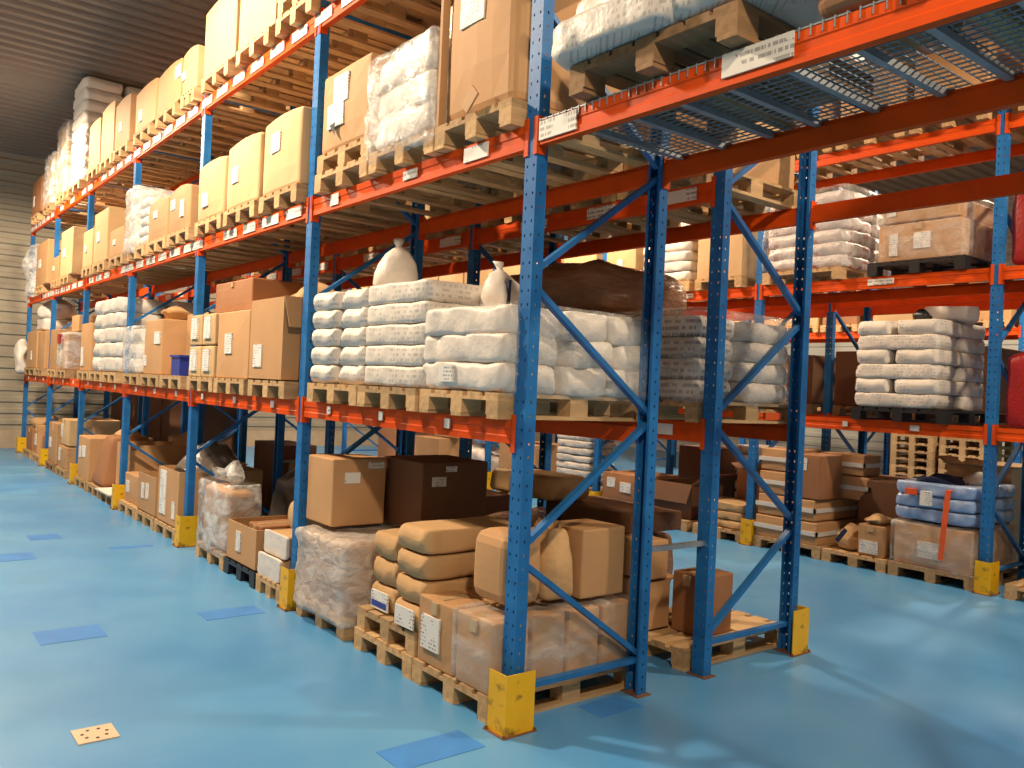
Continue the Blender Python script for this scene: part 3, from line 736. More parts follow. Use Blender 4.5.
# third bay, floor level
for j, (x0, lb) in enumerate([(-8.22, 'the narrow carton right of the fourth post'), (-7.40, 'the open carton in the third bay'), (-6.55, 'the carton with a tall label, third bay')]): pal(x0, F0, 0, lb)
carton(-8.2, -7.5, F0+.05, .8, PH, .52, 'narrow labelled carton right of the fourth post, third bay floor', labs=[(.3, .55, .2, .4)], tape=False)
carton(-7.38, -6.62, F0+.02, .8, PH, .60, 'low open carton with two labels, third bay floor', labs=[(.3, .55, .14, .4), (.55, .58, .14, .4)], opened=True, flap={'left': None, 'back': .5, 'right': None, 'front': None})
carton(-6.53, -5.76, F0+.02, .9, PH, .76, 'carton with a tall white label left of the third post', labs=[(.27, .55, .28, .8), (.8, .3, .12, .3)], opened=True, flap={'left': None, 'back': None, 'right': None, 'front': None})
lump('plastic_bag', -6.48, -5.82, .04, .8, .45, 1.08, 'grey_film', 'grey plastic dome bag swelling from the tall label carton', 'bag', 9, .25, .06, .3)
# fourth bay
for x0, lb in [(-11.02, 'the two label carton in the fourth bay'), (-10.15, 'the tapered brown bin in the fourth bay'), (-9.3, 'the white board in the fourth bay')]: pal(x0, F0, 0, lb, detail=False)
carton(-11.0, -10.2, F0+.02, .9, PH, .80, 'carton with two white labels right of the fifth post', labs=[(.25, .62, .16, .26), (.6, .66, .25, .26)], tape=False)
vs, fs = rbox(.36, .42, .42, .08, 6, .02, .01, 3)
vs = [Vector((v.x*(1-.38*(v.z+.42)/.84), v.y*(1-.38*(v.z+.42)/.84), (v.z+.42)*.86)) for v in vs]
o = link('tapered_bin', MB().add(vs, fs).mesh('tapered_bin', 'kraft_red', True), None, (-9.76, .40, PH)); tag(o, 'tapered brown cardboard bin topped by a pale paper cone, fourth bay', 'bin')
cv, cf = lathe([(.20, .718), (.17, .76), (.06, .85), (.01, .88)], 14, .02, 3)
link('paper_cone', MB().add(cv, cf).mesh('paper_cone', 'paper_sack', True), o)
carton(-9.28, -8.56, .15, .9, PH+.03, .82, 'carton with a tall label left of the fourth post', labs=[(.6, .55, .25, .5)], opened=True, flap={'left': None, 'back': .6, 'right': None, 'front': None})
o = link('white_board', MB().box(-9.32, -8.55, -.10, .13, PH+.001, PH+.02).mesh('white_board', 'sheet')); tag(o, 'pale board lying on a pallet before the fourth post', 'board')
# fifth bay
for x0, lb in [(-13.6, 'the tall carton right of the sixth post'), (-12.6, 'the two stacked cartons in the fifth bay')]: pal(x0, F0, 0, lb, detail=False, m='wood_dark' if x0 < -13 else 'wood')
carton(-13.58, -12.80, F0+.02, .9, PH, .86, 'tall carton with white label right of the sixth post', labs=[(.35, .5, .25, .25)])
carton(-12.58, -11.85, F0+.02, .8, PH, .52, 'lower of two stacked cartons left of the fifth post', labs=[(.2, .6, .2, .6)])
carton(-12.55, -11.87, F0+.04, .8, PH+.39, .98, 'upper of two stacked cartons left of the fifth post', labs=[(.2, .55, .2, .5)], m='kraft_pale')
sack(-11.62, .25, .0, .42, .30, .22, 'small white bag on the floor left of the fifth post', 'y', 'sack_plain')
# sixth bay
pal(-16.2, F0, 0, 'the cluttered cartons by the end wall', detail=False); pal(-15.1, F0, 0, 'the low cartons in the sixth bay', detail=False)
carton(-16.18, -15.45, F0+.04, .8, PH, .60, 'low carton beside the last yellow guard by the end wall', m='kraft_red')
carton(-15.08, -14.75, F0+.03, .8, PH, .70, 'narrow carton with label in the sixth bay', labs=[(.5, .5, .5, .4)])
carton(-14.7, -14.33, F0+.1, .8, PH, .60, 'small reddish carton left of the sixth post', m='kraft_red')
lump('plastic_bag', -15.9, -15.5, 0, .6, .615, .85, 'paper_sack', 'crumpled brown paper heap near the end wall', 'bag', 12, .1, .15)

# ------------------------------------------------------------------ front rack, low beam level
z = L1
pal(-2.52, FU, z, 'the white sack column beside the second post, low level')
pal(-1.70, FU, z, 'the lettered white sack column, low level', .76)
pal(-.89, FU, z, 'the white sacks at the nearest post, low level')
g = 'white sacks on the low level of the nearest bay'
ORD = ['bottom', 'second', 'third', 'fourth', 'fifth', 'sixth', 'seventh', 'eighth']
zs = z + PH; hl = .137
for j in range(5):
    nm = ORD[j] if j < 4 else 'top'
    sack(-2.33, .34, zs+hl*j, .84, .46, hl+.012, f'{nm} white sack of the left column beside the second post', 'y', 'sack', g)
    sack(-1.90, .36, zs+hl*j, .84, .44, hl+.012, f'{nm} white sack of the second column from the second post', 'y', 'sack', g)
    sack(-1.29, .17, zs+hl*j, .86, .50, hl+.012, f'{nm} white sack of the lettered middle column, nearest bay', 'x', 'sack', g, lumpy=.7)
    sack(-1.29, .72, zs+hl*j, .80, .48, hl+.01, f'{nm} white sack behind the lettered middle column, nearest bay', 'x', 'sack', g)
def tied_bag(x, y, z, r, h, label, m='sack_plain', seed=1, lean=(0, 0), ears=False):
    pr = [(.02, 0), (r*.9, .0), (r, h*.16), (r*1.02, h*.34), (r*.86, h*.55), (r*.55, h*.74), (r*.24, h*.86), (r*.12, h*.9), (r*.2, h*.97), (r*.26, h*1.05), (r*.04, h*1.02)]
    vs, fs = lathe(pr, 28, .05, seed, .07)
    vs = [Vector((v.x + lean[0]*(v.z/h)**2, v.y + lean[1]*(v.z/h)**2, max(v.z, 0))) for v in vs]
    o = link('tied_bag', MB().add(vs, fs).mesh('tied_bag', m, True), None, (x, y, z))
    return tag(o, label, 'bag')
zt = zs + hl*5 + .02
tied_bag(-1.88, .30, zt, .165, .36, 'white tied bag standing on the tall white sack columns', seed=3)
hl3 = .160
for j in range(3):
    nm = ['bottom', 'middle', 'top'][j]
    sl_ = sack(-.485, .13, zs+hl3*j, .89, .44, hl3+.018, f'{nm} front sack of the low pile left of the nearest post', 'x', 'sack_plain', g, rot=.03*(j-1))
    if j == 0: SKL = sl_
    for q, w2 in enumerate(['middle', 'rear']):
        sack(-.345, .55+.36*q+.05*(j % 2), zs+hl3*j, .60, .37, hl3+.02, f'{nm} {w2} sack beneath film right of the nearest post', 'x', 'sack_plain', g)
        sack(-.75, .60+.36*q, zs+hl3*j, .36, .44, hl3, f'{nm} {w2} inner sack behind the pile at the nearest post', 'x', 'sack_plain', g)
film(-.90, -.035, -.04, 1.13, zs-.03, zs+hl3*3+.03, 'clear film around the low white pile at the nearest post', 'film_thin', .012, 8, top=False)
tb_ = tied_bag(-.72, .40, zs+hl3*3+.02, .14, .32, 'slim white tied bag with a dark strap on the low pile', seed=6, lean=(-.06, 0))
attach(link('dark_strap', MB().bar((-.60, .34, zs+hl3*3+.04), (-.62, .36, zs+hl3*3+.22), .05, .02).mesh('dark_strap', 'dark_cloth')), tb_)

attach(link('paper_label', MB().box(-.66, -.52, -.10, -.055, zs+.05, zs+.15).mesh('paper_label', 'label')), SKL)
# second bay, low level
for x0, lb in [(-5.50, 'the four small labelled cartons, low level'), (-4.66, 'the wide labelled carton, second bay low level'), (-3.76, 'the open carton of bags by the second post')]: pal(x0, FU, z, lb)
g = 'small labelled cartons stacked two by two'
for a in range(2):
    for b in range(2):
        x0 = -5.50 + .40*a; z0 = zs + .325*b
        carton(x0, x0+.385, FU, .5, z0, z0+.32, f'{["lower","upper"][b]} {["left","right"][a]} one of four small labelled cartons right of the third post', labs=[(.5, .55, .5, .7)], group=g, m='kraft_pale', tape=False)
carton(-5.50, -4.72, .52, 1.1, zs, zs+.64, 'plain carton behind the four small labelled cartons', tape=False)
carton(-5.30, -4.25, .10, .75, zs+.66, zs+.98, 'loose carton lying across the top of the small cartons', m='kraft_red', bulge=.01)
carton(-4.68, -3.82, FU+.01, .95, zs, zs+.64, 'wide carton with a square white label, second bay low level', labs=[(.42, .52, .22, .3)], tape=False)
carton(-3.78, -3.06, FU+.01, .85, zs, zs+.70, 'open carton with white bags poking out, left of the second post', labs=[(.28, .3, .26, .28)], opened=True, flap={'left': None, 'back': None, 'right': -1.2, 'front': None})
for q, (x, lb) in enumerate([(-3.58, 'crumpled paper bag poking out of the open carton, left one'), (-3.22, 'crumpled paper bag poking out of the open carton, right one')]):
    lump('paper_bag', x-.17, x+.17, .03, .5, zs+.5, zs+.80, 'paper_sack', lb, 'bag', 5+q, .1, .12, .1)
# third bay, low level
for x0, w, lb in [(-8.2, .8, 'the white bundle beside the fourth post'), (-7.35, .8, 'the brown bin behind the blue tub'), (-6.5, .8, 'the plain carton left of the third post')]: pal(x0, FU, z, lb, w, detail=False)
for j in range(3):
    sack(-7.85, .30, zs+.19*j, .7, .62, .2, f'{["bottom","middle","top"][j]} white sack of the bundle right of the fourth post', 'y', 'sack_plain', 'white bundle beside the fourth post')
film(-8.18, -7.5, FU-.01, .7, zs, zs+.60, 'milky film around the white bundle right of the fourth post', 'film_milky', .04, 12)
carton(-7.33, -6.58, FU+.02, .9, zs, zs+.66, 'brown bin with white label right of the white bundle', labs=[(.1, .25, .16, .2), (.78, .66, .3, .22)], tape=False)
carton(-6.50, -5.72, FU+.26, 1.0, zs, zs+.72, 'plain carton close to the third post, low level', tape=False)
lump('paper_bag', -7.3, -6.9, .1, .5, zs+.67, zs+.80, 'paper_sack', 'crumpled paper on the brown bin right of the white bundle', 'bag', 15, .08, .12)
o = link('blue_tub', MB().prismz([(-.15, -.1), (.15, -.1), (.15, .1), (-.15, .1)], 0, .22).mesh('blue_tub', 'blue_tub'), None, (-5.99, .04, zs)); tag(o, 'dark blue plastic tub in front of the brown cartons, third bay', 'tub')
link('rim', MB().box(-.165, .165, -.115, .115, .202, .226).mesh('rim', 'blue_tub'), o)
# fourth bay: tall white sacks + carton
pal(-9.35, FU, z, 'the tall white sack pile left of the fourth post', .8, detail=False); pal(-10.2, FU, z, 'the left side of the tall white sack pile', .8, detail=False); pal(-11.05, FU, z, 'the narrow carton right of the fifth post', .8, detail=False)
g = 'white sacks in the tall pile at the fourth post'
for j in range(5):
    nm = ORD[j] if j < 4 else 'top'
    hh = .205
    sack(-9.05, .22, zs+hh*j, 1.0, .62, hh+.01, f'{nm} white sack of the tall pile left of the fourth post', 'x', 'sack_plain', g, lumpy=.8)
    sack(-9.78, .32, zs+hh*j, .84, .46, hh+.01, f'{nm} end-on white sack in the tall pile, fourth bay', 'y', 'sack', g)
    if j > 2: sack(-8.95, .82, zs+hh*j, 1.0, .5, hh+.01, f'{nm} white sack at the back of the tall pile, fourth bay', 'x', 'sack_plain', g)
carton(-8.9-.55, -8.56, .58, 1.08, zs, zs+.6, 'plain carton hidden behind the tall white pile, fourth bay', tape=False)
carton(-11.03, -10.25, FU+.02, .9, zs, zs+.74, 'narrow carton right of the fifth post, low level', labs=[(.25, .3, .2, .4)], tape=False)
# fifth and sixth bay
pal(-13.7, FU, z, 'the red marked carton, fifth bay', .8, detail=False); pal(-12.8, FU, z, 'the small stacked cartons, fifth bay', .8, detail=False); pal(-16.3, FU, z, 'the wide bin by the end wall', 1.2, detail=False); pal(-15.0, FU, z, 'the carton left of the sixth post', .8, detail=False)
carton(-13.68, -12.95, FU+.02, .9, zs, zs+.72, 'carton right of the sixth post, low level', tape=False)
c = carton(-12.78, -12.05, FU+.02, .9, zs, zs+.62, 'film wrapped carton with a red mark, fifth bay low level', labs=[(.3, .45, .25, .5)], tape=False)
film(-12.8, -12.03, FU, .92, zs, zs+.64, 'thin film around the red marked carton', 'film', .02, 31)
attach(link('red_label', MB().box(-12.55, -12.35, FU-.045, FU+.03, zs+.44, zs+.60).mesh('red_label', 'red_plastic')), c)
carton(-12.7, -12.1, .1, .7, zs+.66, zs+.95, 'small carton lying on the red marked carton', tape=False)
carton(-16.28, -15.12, FU+.02, 1.0, zs, zs+.74, 'wide brown bin under the white bags by the end wall', tape=False, labs=[(.55, .35, .1, .25)])
carton(-14.98, -14.22, FU+.02, .9, zs, zs+.72, 'carton left of the sixth post, low level', tape=False)
sack(-15.6, .35, zs+.75, .9, .6, .26, 'lower white bag on the wide bin by the end wall', 'x', 'sack_plain')
tied_bag(-15.45, .35, zs+1.0, .34, .48, 'white tied bag on top of the bags by the end wall', seed=8)
lump('plastic_bag', -16.66, -16.34, -.2, -.02, L1+.005, zs+.58, 'sack_plain', 'clear plastic bundle hanging at the end of the low level', 'bag', 22, .12, .14)

# ------------------------------------------------------------------ front rack, middle level
z = L2; zs = z + PH
pal(-2.56, FU, z, 'another pallet, beneath the marked box by the second post', .84); pal(-2.55, FU+.01, z+PH+.001, 'the big marked box right of the second post', .82)
zz = z + 2*PH + .003
bx = carton(-2.55, -1.75, FU+.01, .95, zz, zz+.62, 'big box with two labels and black marks right of the second post', labs=[(.45, .72, .3, .34), (.36, .42, .34, .3)], tape=False, bulge=.02, r=.03)
link('torn_hole', MB().add([(-.16, -.535, .18), (-.06, -.535, .19), (-.08, -.535, .14), (-.05, -.535, .08), (-.10, -.535, .12)], [(0, 4, 3, 2, 1)]).mesh('torn_hole', 'black_print'), bx)
pal(-1.69, FU, z, 'the film wrapped fat sacks, middle level', .82)
g = 'fat sacks wrapped in film'
for j in range(3):
    sack(-1.28, .20, zs+.20*j, .80, .56, .215, f'{["bottom","middle","top"][j]} fat sack in the film wrapped pile, middle level', 'x', 'sack_plain', g, lumpy=.7)
    sack(-1.28, .74, zs+.20*j, .78, .5, .21, f'{["bottom","middle","top"][j]} fat sack at the back of the film wrapped pile', 'x', 'sack_plain', g)
film(-1.70, -.87, FU-.03, 1.05, z+.05, zs+.64, 'shiny film around the fat sacks, middle level', 'film', .03, 14)
sb = sack(-1.05, .45, zs+.68, .55, .45, .32, 'white bag with a black stripe beside the big box, middle level', 'x', 'sack_plain')
attach(link('black_stripe', MB().box(-1.06, -.98, .20, .24, zs+.78, zs+.93).mesh('black_stripe', 'dark_cloth')), sb)
pal(-.85, FU, z, 'the big bulk box left of the nearest post, middle level', .76)
b3 = carton(-.84, -.10, FU+.02, 1.0, zs, zs+1.05, 'big creased bulk box left of the nearest post, middle level', labs=[(.42, .62, .34, .2)], tape=False, bulge=.025, r=.06)
link('corner_fold', MB().box(-.372, -.345, -.552, -.5, .0, 1.0).mesh('corner_fold', 'kraft'), b3)
attach(link('cardboard_scrap', MB().bar((-.47, -.13, z+.155), (-.38, -.12, z+.25), .10, .012).mesh('cardboard_scrap', 'kraft')), b3)
# bridge bay, on the wire decks
zw = L2 + .02
pallet(.40, FU-.02, zw, 'wooden pallet under the drooping white sacks on the bridge', 1.0, 1.2, 'wood_dark', True, PG)
pallet(2.08, FU, zw, 'added wooden pallet under the unseen shading carton, far end of the bridge', .64, 1.2, 'wood', False, PG)
carton(2.09, 2.70, FU, 1.0, zw+PH, zw+PH+.9, 'unseen shading carton added at the far end of the bridge', tape=False)  # pallet and carton added out of view to shade the rear bridge beam
zs2 = zw + PH
g = 'white sacks on the bridge'
sack(.70, .10, zs2+.01, .80, .62, .19, 'lower left white sack drooping over the bridge pallet', 'x', 'sack_grey', g, rot=.03)
sack(.62, .24, zs2+.20, .72, .55, .20, 'upper left white sack on the bridge pallet', 'x', 'sack_plain', g, rot=-.05)
sack(1.33, .16, zs2+.01, .60, .62, .24, 'right white sack on the bridge pallet, upper right of picture', 'x', 'sack_grey', g, rot=.03)
sack(1.15, .30, zs2+.26, .80, .55, .20, 'topmost white sack on the bridge pallet', 'x', 'sack_plain', g)
for j in range(2): sack(.86, .85, zs2+.19*j, .9, .5, .19, f'{["lower","upper"][j]} white sack at the rear of the bridge pallet', 'x', 'sack_plain', g)
carton(1.66, 2.04, FU+.02, .6, zw+.002, zw+.62, 'brown folded package right of the white sacks on the bridge', m='kraft_red', tape=False, bulge=.03, r=.05, wob=.02)

# second bay, middle level: three tall pale cartons
for j, (x0, x1, h, lb) in enumerate([(-5.50, -4.66, .62, 'left'), (-4.63, -3.77, .66, 'middle'), (-3.72, -2.88, .68, 'right')]):
    pal(x0+.02, FU, z, f'the {lb} one of three tall pale cartons, second bay')
    carton(x0, x1, FU, .98, zs, zs+h, f'{lb} one of three tall pale cartons in the second bay', m='kraft_pale', labs=[[(.38, .35, .24, .24)], [(.36, .5, .22, .24)], [(.42, .66, .24, .26)]][j], tape=False, bulge=.025, arch=.03, r=.03, group='tall pale cartons on the middle level')
# third bay
for j, (x0, x1, h, lb, labs) in enumerate([(-7.36, -6.52, .50, 'left', [(.45, .68, .2, .2)]), (-6.50, -5.70, .52, 'right', [(.25, .68, .2, .25), (.7, .5, .14, .4)])]):
    pal(x0+.02, FU, z, f'the {lb} one of two wide cartons left of the third post', detail=False)
    carton(x0, x1, FU, .98, zs, zs+h, f'{lb} one of two wide cartons left of the third post, middle level', labs=labs, tape=False, bulge=.02, arch=.05, group='wide cartons left of the third post')
pal(-8.25, FU, z, 'the white sacks right of the fourth post, middle level', .8, detail=False)
g = 'white sacks on the middle level of the third bay'
for j in range(5): sack(-7.65, .25, zs+.12*j, .62, .44, .125, f'{ORD[j] if j < 4 else "top"} small white sack left of the wide cartons, middle level', 'y', 'sack', g)
for j in range(4): sack(-8.1, .3, zs+.19*j, .75, .46, .2, f'{ORD[j] if j < 3 else "top"} white sack in the tall wrapped column, third bay', 'y', 'sack_plain', g)
film(-8.32, -7.87, FU-.02, .75, z+.05, zs+.80, 'milky film around the tall white column right of the fourth post', 'film_milky', .04, 19)
# fourth to sixth bay
for x0, x1, y1, h, lb, m in [(-10.35, -9.45, .7, .76, 'tall pale carton left of the fourth post, middle level', 'kraft_pale'), (-9.3, -8.5, .6, .38, 'low carton beside the fourth post, middle level', 'kraft'), (-11.1, -10.4, .8, .58, 'smaller pale carton right of the fifth post, middle level', 'kraft_pale'),
                        (-12.95, -11.95, .7, .80, 'tall pale carton left of the fifth post, middle level', 'kraft_pale'), (-13.75, -13.1, .8, .42, 'low carton right of the sixth post, middle level', 'kraft'), (-15.5, -14.25, .8, .85, 'tall carton left of the sixth post, middle level', 'kraft')]:
    pal(x0+.02, FU, z, 'the ' + lb, min(.8, x1-x0-.02), detail=False)
    carton(x0, x1, FU, y1, zs, zs+h, lb, m=m, labs=[(.4, .5, .2, .2)], tape=False)
lump('plastic_bundle', -16.6, -15.58, FU, .8, z+.01, zs+1.0, 'film_milky', 'film wrapped bundle at the far end of the middle level', 'plastic wrap', 23, .12, .12)

# ------------------------------------------------------------------ front rack, top level
z = L3; zs = z + PH
for x0, x1, h, lb, m, labs in [(-5.50, -4.55, .74, 'pale carton right of the third post, top level', 'kraft_pale', []), (-4.48, -3.55, 1.15, 'overlit tall carton in the middle of the second bay, top level', 'kraft_pale', []),
        (-6.22, -5.70, .50, 'slim pale carton left of the third post, top level', 'kraft_pale', [(.2, .45, .3, .2)]), (-7.22, -6.27, .52, 'white label carton second left of the third post, top level', 'kraft', [(.9, .7, .2, .3)]), (-8.25, -7.28, .56, 'plain carton right of the fourth post, top level', 'kraft', [(.35, .35, .12, .28)]),
        (-9.35, -8.50, .68, 'pale carton left of the fourth post, top level', 'kraft', [(.5, .4, .15, .2)]), (-10.2, -9.40, .80, 'pale carton in the middle of the fourth bay, top level', 'kraft_pale', []), (-11.05, -10.26, .76, 'pale carton right of the fifth post, top level', 'kraft_pale', [])]:
    pal(x0+.02, FU, z, 'the ' + lb, min(.8, x1-x0-.04), detail=(x0 > -8.3))
    carton(x0, x1, FU, .98, zs, zs+h, lb, m=m, labs=labs, tape=False, bulge=.02, arch=.03)
for j in range(4): pallet(-3.50+.03*(j % 2), FU, z+PH*j+.0012*j, f'{["lowest","second","third","topmost"][j]} of the stacked empty pallets left of the second post, top level', .72, 1.2, 'wood', True, 'empty pallets stacked on the top level')
g = 'white sacks in the tall top level pile'
pal(-12.6, FU, z, 'the tall overlit white sack pile, top level', 1.0, detail=False)
for j in range(9):
    hh = .19
    sack(-12.1, .24, zs+hh*j, 1.02, .62, hh+.01, f'white sack {HT[j]} of the tall overlit pile', 'x', 'sack_plain', g, lumpy=.7)
    sack(-12.1, .82, zs+hh*j, 1.0, .5, hh+.008, f'rear sack {HT[j]} of the tall overlit pile', 'x', 'sack_plain', g, lumpy=.7)
for x0, x1, h, lb, m in [(-13.72, -12.85, 1.25, 'brown film wrapped stack left of the tall white pile, top level', 'kraft'), (-15.0, -14.15, .95, 'pale wrapped stack left of the sixth post, top level', 'kraft_pale'), (-16.4, -15.3, .72, 'reddish carton at the end wall, top level', 'kraft_red')]:
    pal(x0+.02, FU, z, 'the ' + lb, .8, detail=False)
    if m != 'kraft_red':
        n = int(h/.24)
        for j in range(n): carton(x0+.02, x1-.02, FU+.02, .9, zs+h/n*j, zs+h/n*(j+1)-.004, f'{ORD[j]} carton layer from base in the {lb.split(" left of")[0]} left of the {"tall pile" if "tall" in lb else "sixth post"}', m=m, tape=False, group='layers of the ' + lb)
        film(x0, x1, FU, .92, zs-.02, zs+h+.02, 'film around the ' + lb, 'film_milky' if m == 'kraft_pale' else 'film', .03, 27)
    else: carton(x0, x1, FU, .98, zs, zs+h, lb, m=m, tape=False, labs=[(.3, .4, .12, .3)])
for j, x0 in enumerate((-2.55, -1.72, -.88)):
    pal(x0, FU, z, f'the {["left","middle","right"][j]} carton on the top level of the nearest bay', .8)
    carton(x0+.02, x0+.78, FU, 1.0, zs, zs+.8, f'{["left","middle","right"][j]} carton resting on the top level of the nearest bay', tape=False)

# ------------------------------------------------------------------ second rack (behind the front rack)
YB = ROWB - .02
# floor level
g = 'big dark bulk boxes in the second rack'
for j, (x0, x1, h) in enumerate([(-16.4, -15.2, 1.44), (-15.15, -14.1, 1.46), (-13.9, -12.6, 1.45), (-12.55, -11.3, 1.46)]):
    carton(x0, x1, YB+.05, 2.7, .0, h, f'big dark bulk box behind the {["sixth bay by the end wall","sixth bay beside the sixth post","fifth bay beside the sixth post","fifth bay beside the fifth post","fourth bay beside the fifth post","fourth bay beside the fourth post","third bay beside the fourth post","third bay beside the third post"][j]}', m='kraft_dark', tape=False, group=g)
pal(-2.66, YB, 0, 'the flattened dark cartons behind the nearest bay', 1.2, detail=False)
lump('brown_bundle', -2.6, -1.05, YB+.03, 2.6, PH, .72, 'brown_film', 'dark brown wrapped bundle on the floor behind the nearest bay', 'bundle', 33, .06, .05, .02)
carton(-2.0, -.96, YB+.35, 2.55, .74, .90, 'long flat dark carton behind the paper bag of the nearest pallet', m='kraft_dark', tape=False)
sack(-2.1, 1.95, .91, .9, .5, .2, 'pale brown sack lying in the second rack behind the nearest post', 'x', 'paper_sack')
pallet(-.90, YB, 0, 'wooden pallet with boards jutting out under the free standing frame', .8, 1.2, 'wood', True, PG)
carton(-.86, -.52, YB+.05, YB+.32, PH, .49, 'small open carton at the back of the nearest frame, on the jutting pallet', opened=True, flap={'left': .05, 'back': .05, 'right': None, 'front': None})
carton(-.82, -.50, YB+.04, YB+.29, .512, .80, 'brown carton with tape standing on the small open carton', tape=True)
carton(-.50, -.20, YB+.30, YB+.66, PH, .58, 'dark reddish carton on the pallet behind the free standing frame', m='kraft_red', tape=True)
o = link('cardboard_sheet', MB().add([(-.46, YB+.70, PH+.002), (-.06, YB+.68, PH+.002), (-.04, YB+1.0, PH+.03), (-.42, YB+1.08, PH+.002), (-.46, YB+.70, PH+.008), (-.06, YB+.68, PH+.008), (-.04, YB+1.0, PH+.036), (-.42, YB+1.08, PH+.008)], [(3,2,1,0),(4,5,6,7),(0,1,5,4),(1,2,6,5),(2,3,7,6),(3,0,4,7)]).mesh('cardboard_sheet', 'kraft_pale')); tag(o, 'loose cardboard sheet on the jutting pallet', 'cardboard')
# low level
z = L1; zs = z + PH
pb = pal(-.92, YB, z, 'the letter printed sacks in the second rack', .84)
g = 'letter printed sacks in the second rack'
for j in range(4):
    nm = ['bottom', 'second', 'third', 'top'][j]
    sack(-.50, YB+.22, zs+.145*j, .80, .46, .155, f'{nm} letter printed sack between the nearest and the free standing frame', 'x', 'sack_block', g, lumpy=.6)
    sack(-.50, YB+.82, zs+.145*j, .82, .58, .155, f'{nm} pale sack seen through the free standing frame', 'x', 'sack_plain', g)
film(-.93, -.07, YB-.01, YB+1.14, zs-.03, zs+.63, 'wrinkled film over the sacks seen through the free standing frame', 'film_thin', .03, 41)
o = link('orange_block', MB().box(-.09, -.072, YB+.75, YB+.95, z+.03, z+.08).mesh('orange_block', 'orange_tape')); attach(o, pb)
pal(-1.85, YB, z, 'the brown shrink wrapped bulk behind the nearest post', .9); pal(-2.7, YB, z, 'the boxes behind the white sack column', .8, detail=False)
carton(-2.66, -1.80, YB+.02, 1.12+YB, zs, zs+.62, 'tall carton behind the white sack column, second rack', tape=False)
carton(-1.78, -.97, YB+.02, 1.12+YB, zs, zs+.62, 'low carton beneath the brown shrink wrapped bulk', tape=False)
lump('brown_bundle', -2.62, -1.10, YB+.04, YB+1.15, zs+.63, zs+1.10, 'brown_film', 'brown shrink wrapped bulk lying on top of the second rack load', 'bundle', 35, .16, .05, .05)
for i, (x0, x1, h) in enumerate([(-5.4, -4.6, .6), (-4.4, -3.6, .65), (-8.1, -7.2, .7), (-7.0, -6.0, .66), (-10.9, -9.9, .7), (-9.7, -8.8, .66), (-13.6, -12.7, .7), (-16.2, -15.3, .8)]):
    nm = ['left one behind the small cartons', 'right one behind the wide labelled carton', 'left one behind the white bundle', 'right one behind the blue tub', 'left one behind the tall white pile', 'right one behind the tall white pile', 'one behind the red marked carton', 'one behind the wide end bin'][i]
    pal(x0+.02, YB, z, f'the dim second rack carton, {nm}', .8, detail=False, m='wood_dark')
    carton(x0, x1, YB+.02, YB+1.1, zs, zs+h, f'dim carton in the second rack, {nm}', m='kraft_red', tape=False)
# middle and top level
for lv, (z, nm) in enumerate(((L2, 'middle'), (L3, 'top'))):
    for i in range(4):
        for j in range(3):
            x0 = -i*P - .92 - .86*j
            if lv == 1 and i > 2: continue
            pw = ['right', 'centre', 'left'][j]
            w_ = f'{nm} level {BAY[i]} of the second rack, {pw} spot'
            pal(x0, YB, z, f'the carton at {w_}', .8, detail=(lv == 0 and i == 0))
            carton(x0+.01, x0+.79, YB+.02, YB+1.1, z+PH, z+PH+.55+.1*((i+j) % 3), f'carton at {w_}', m='kraft_pale' if (i+j) % 2 else 'kraft', tape=(i == 0), group='cartons on the upper levels of the second rack')

# ------------------------------------------------------------------ rack across the rear aisle
YC = ROWC - .07
# low level white sacks on black pallet
z = L1; zs = z + PH
pal(-1.52, YC, z, 'the white sacks across the rear aisle, low level', 1.05, 1.2, 'black_plastic')
g = 'white sacks on the black pallet across the rear aisle'
hh = .160
for j in range(6):
    nm = ORD[j] if j < 5 else 'top'; zz = zs + hh*j
    if j % 2 == 0:
        sack(-1.05, YC+.24, zz, .94, .50, hh+.012, f'{nm} layer long white sack across the rear aisle', 'x', 'sack', g, lumpy=.7)
    else:
        sack(-1.31, YC+.30, zz, .62, .42, hh+.012, f'{nm} layer left end-on white sack across the rear aisle', 'y', 'sack', g, lumpy=.7)
        sack(-.82, YC+.30, zz, .62, .50, hh+.012, f'{nm} layer right end-on white sack across the rear aisle', 'y', 'sack', g, lumpy=.7)
    sack(-.80, YC+.85, zz, .5, .56, hh+.012, f'{nm} layer rear white sack of the rear aisle pile', 'x', 'sack_plain', g, lumpy=.8)
    sack(-1.29, YC+.88, zz, .5, .44, hh, f'{nm} layer inner white sack of the rear aisle pile', 'x', 'sack_plain', g)
zz = zs + hh*6
sack(-.72, YC+.55, zz+.01, .55, .4, .17, 'slumped grey white bag on top of the rear aisle sack pile', 'x', 'sack_plain', rot=.5)
lump('black_bag', -1.0, -.78, YC+.15, YC+.35, zz+.01, zz+.13, 'black_plastic', 'small black striped bag on the rear aisle sack pile', 'bag', 44, .06, .08)
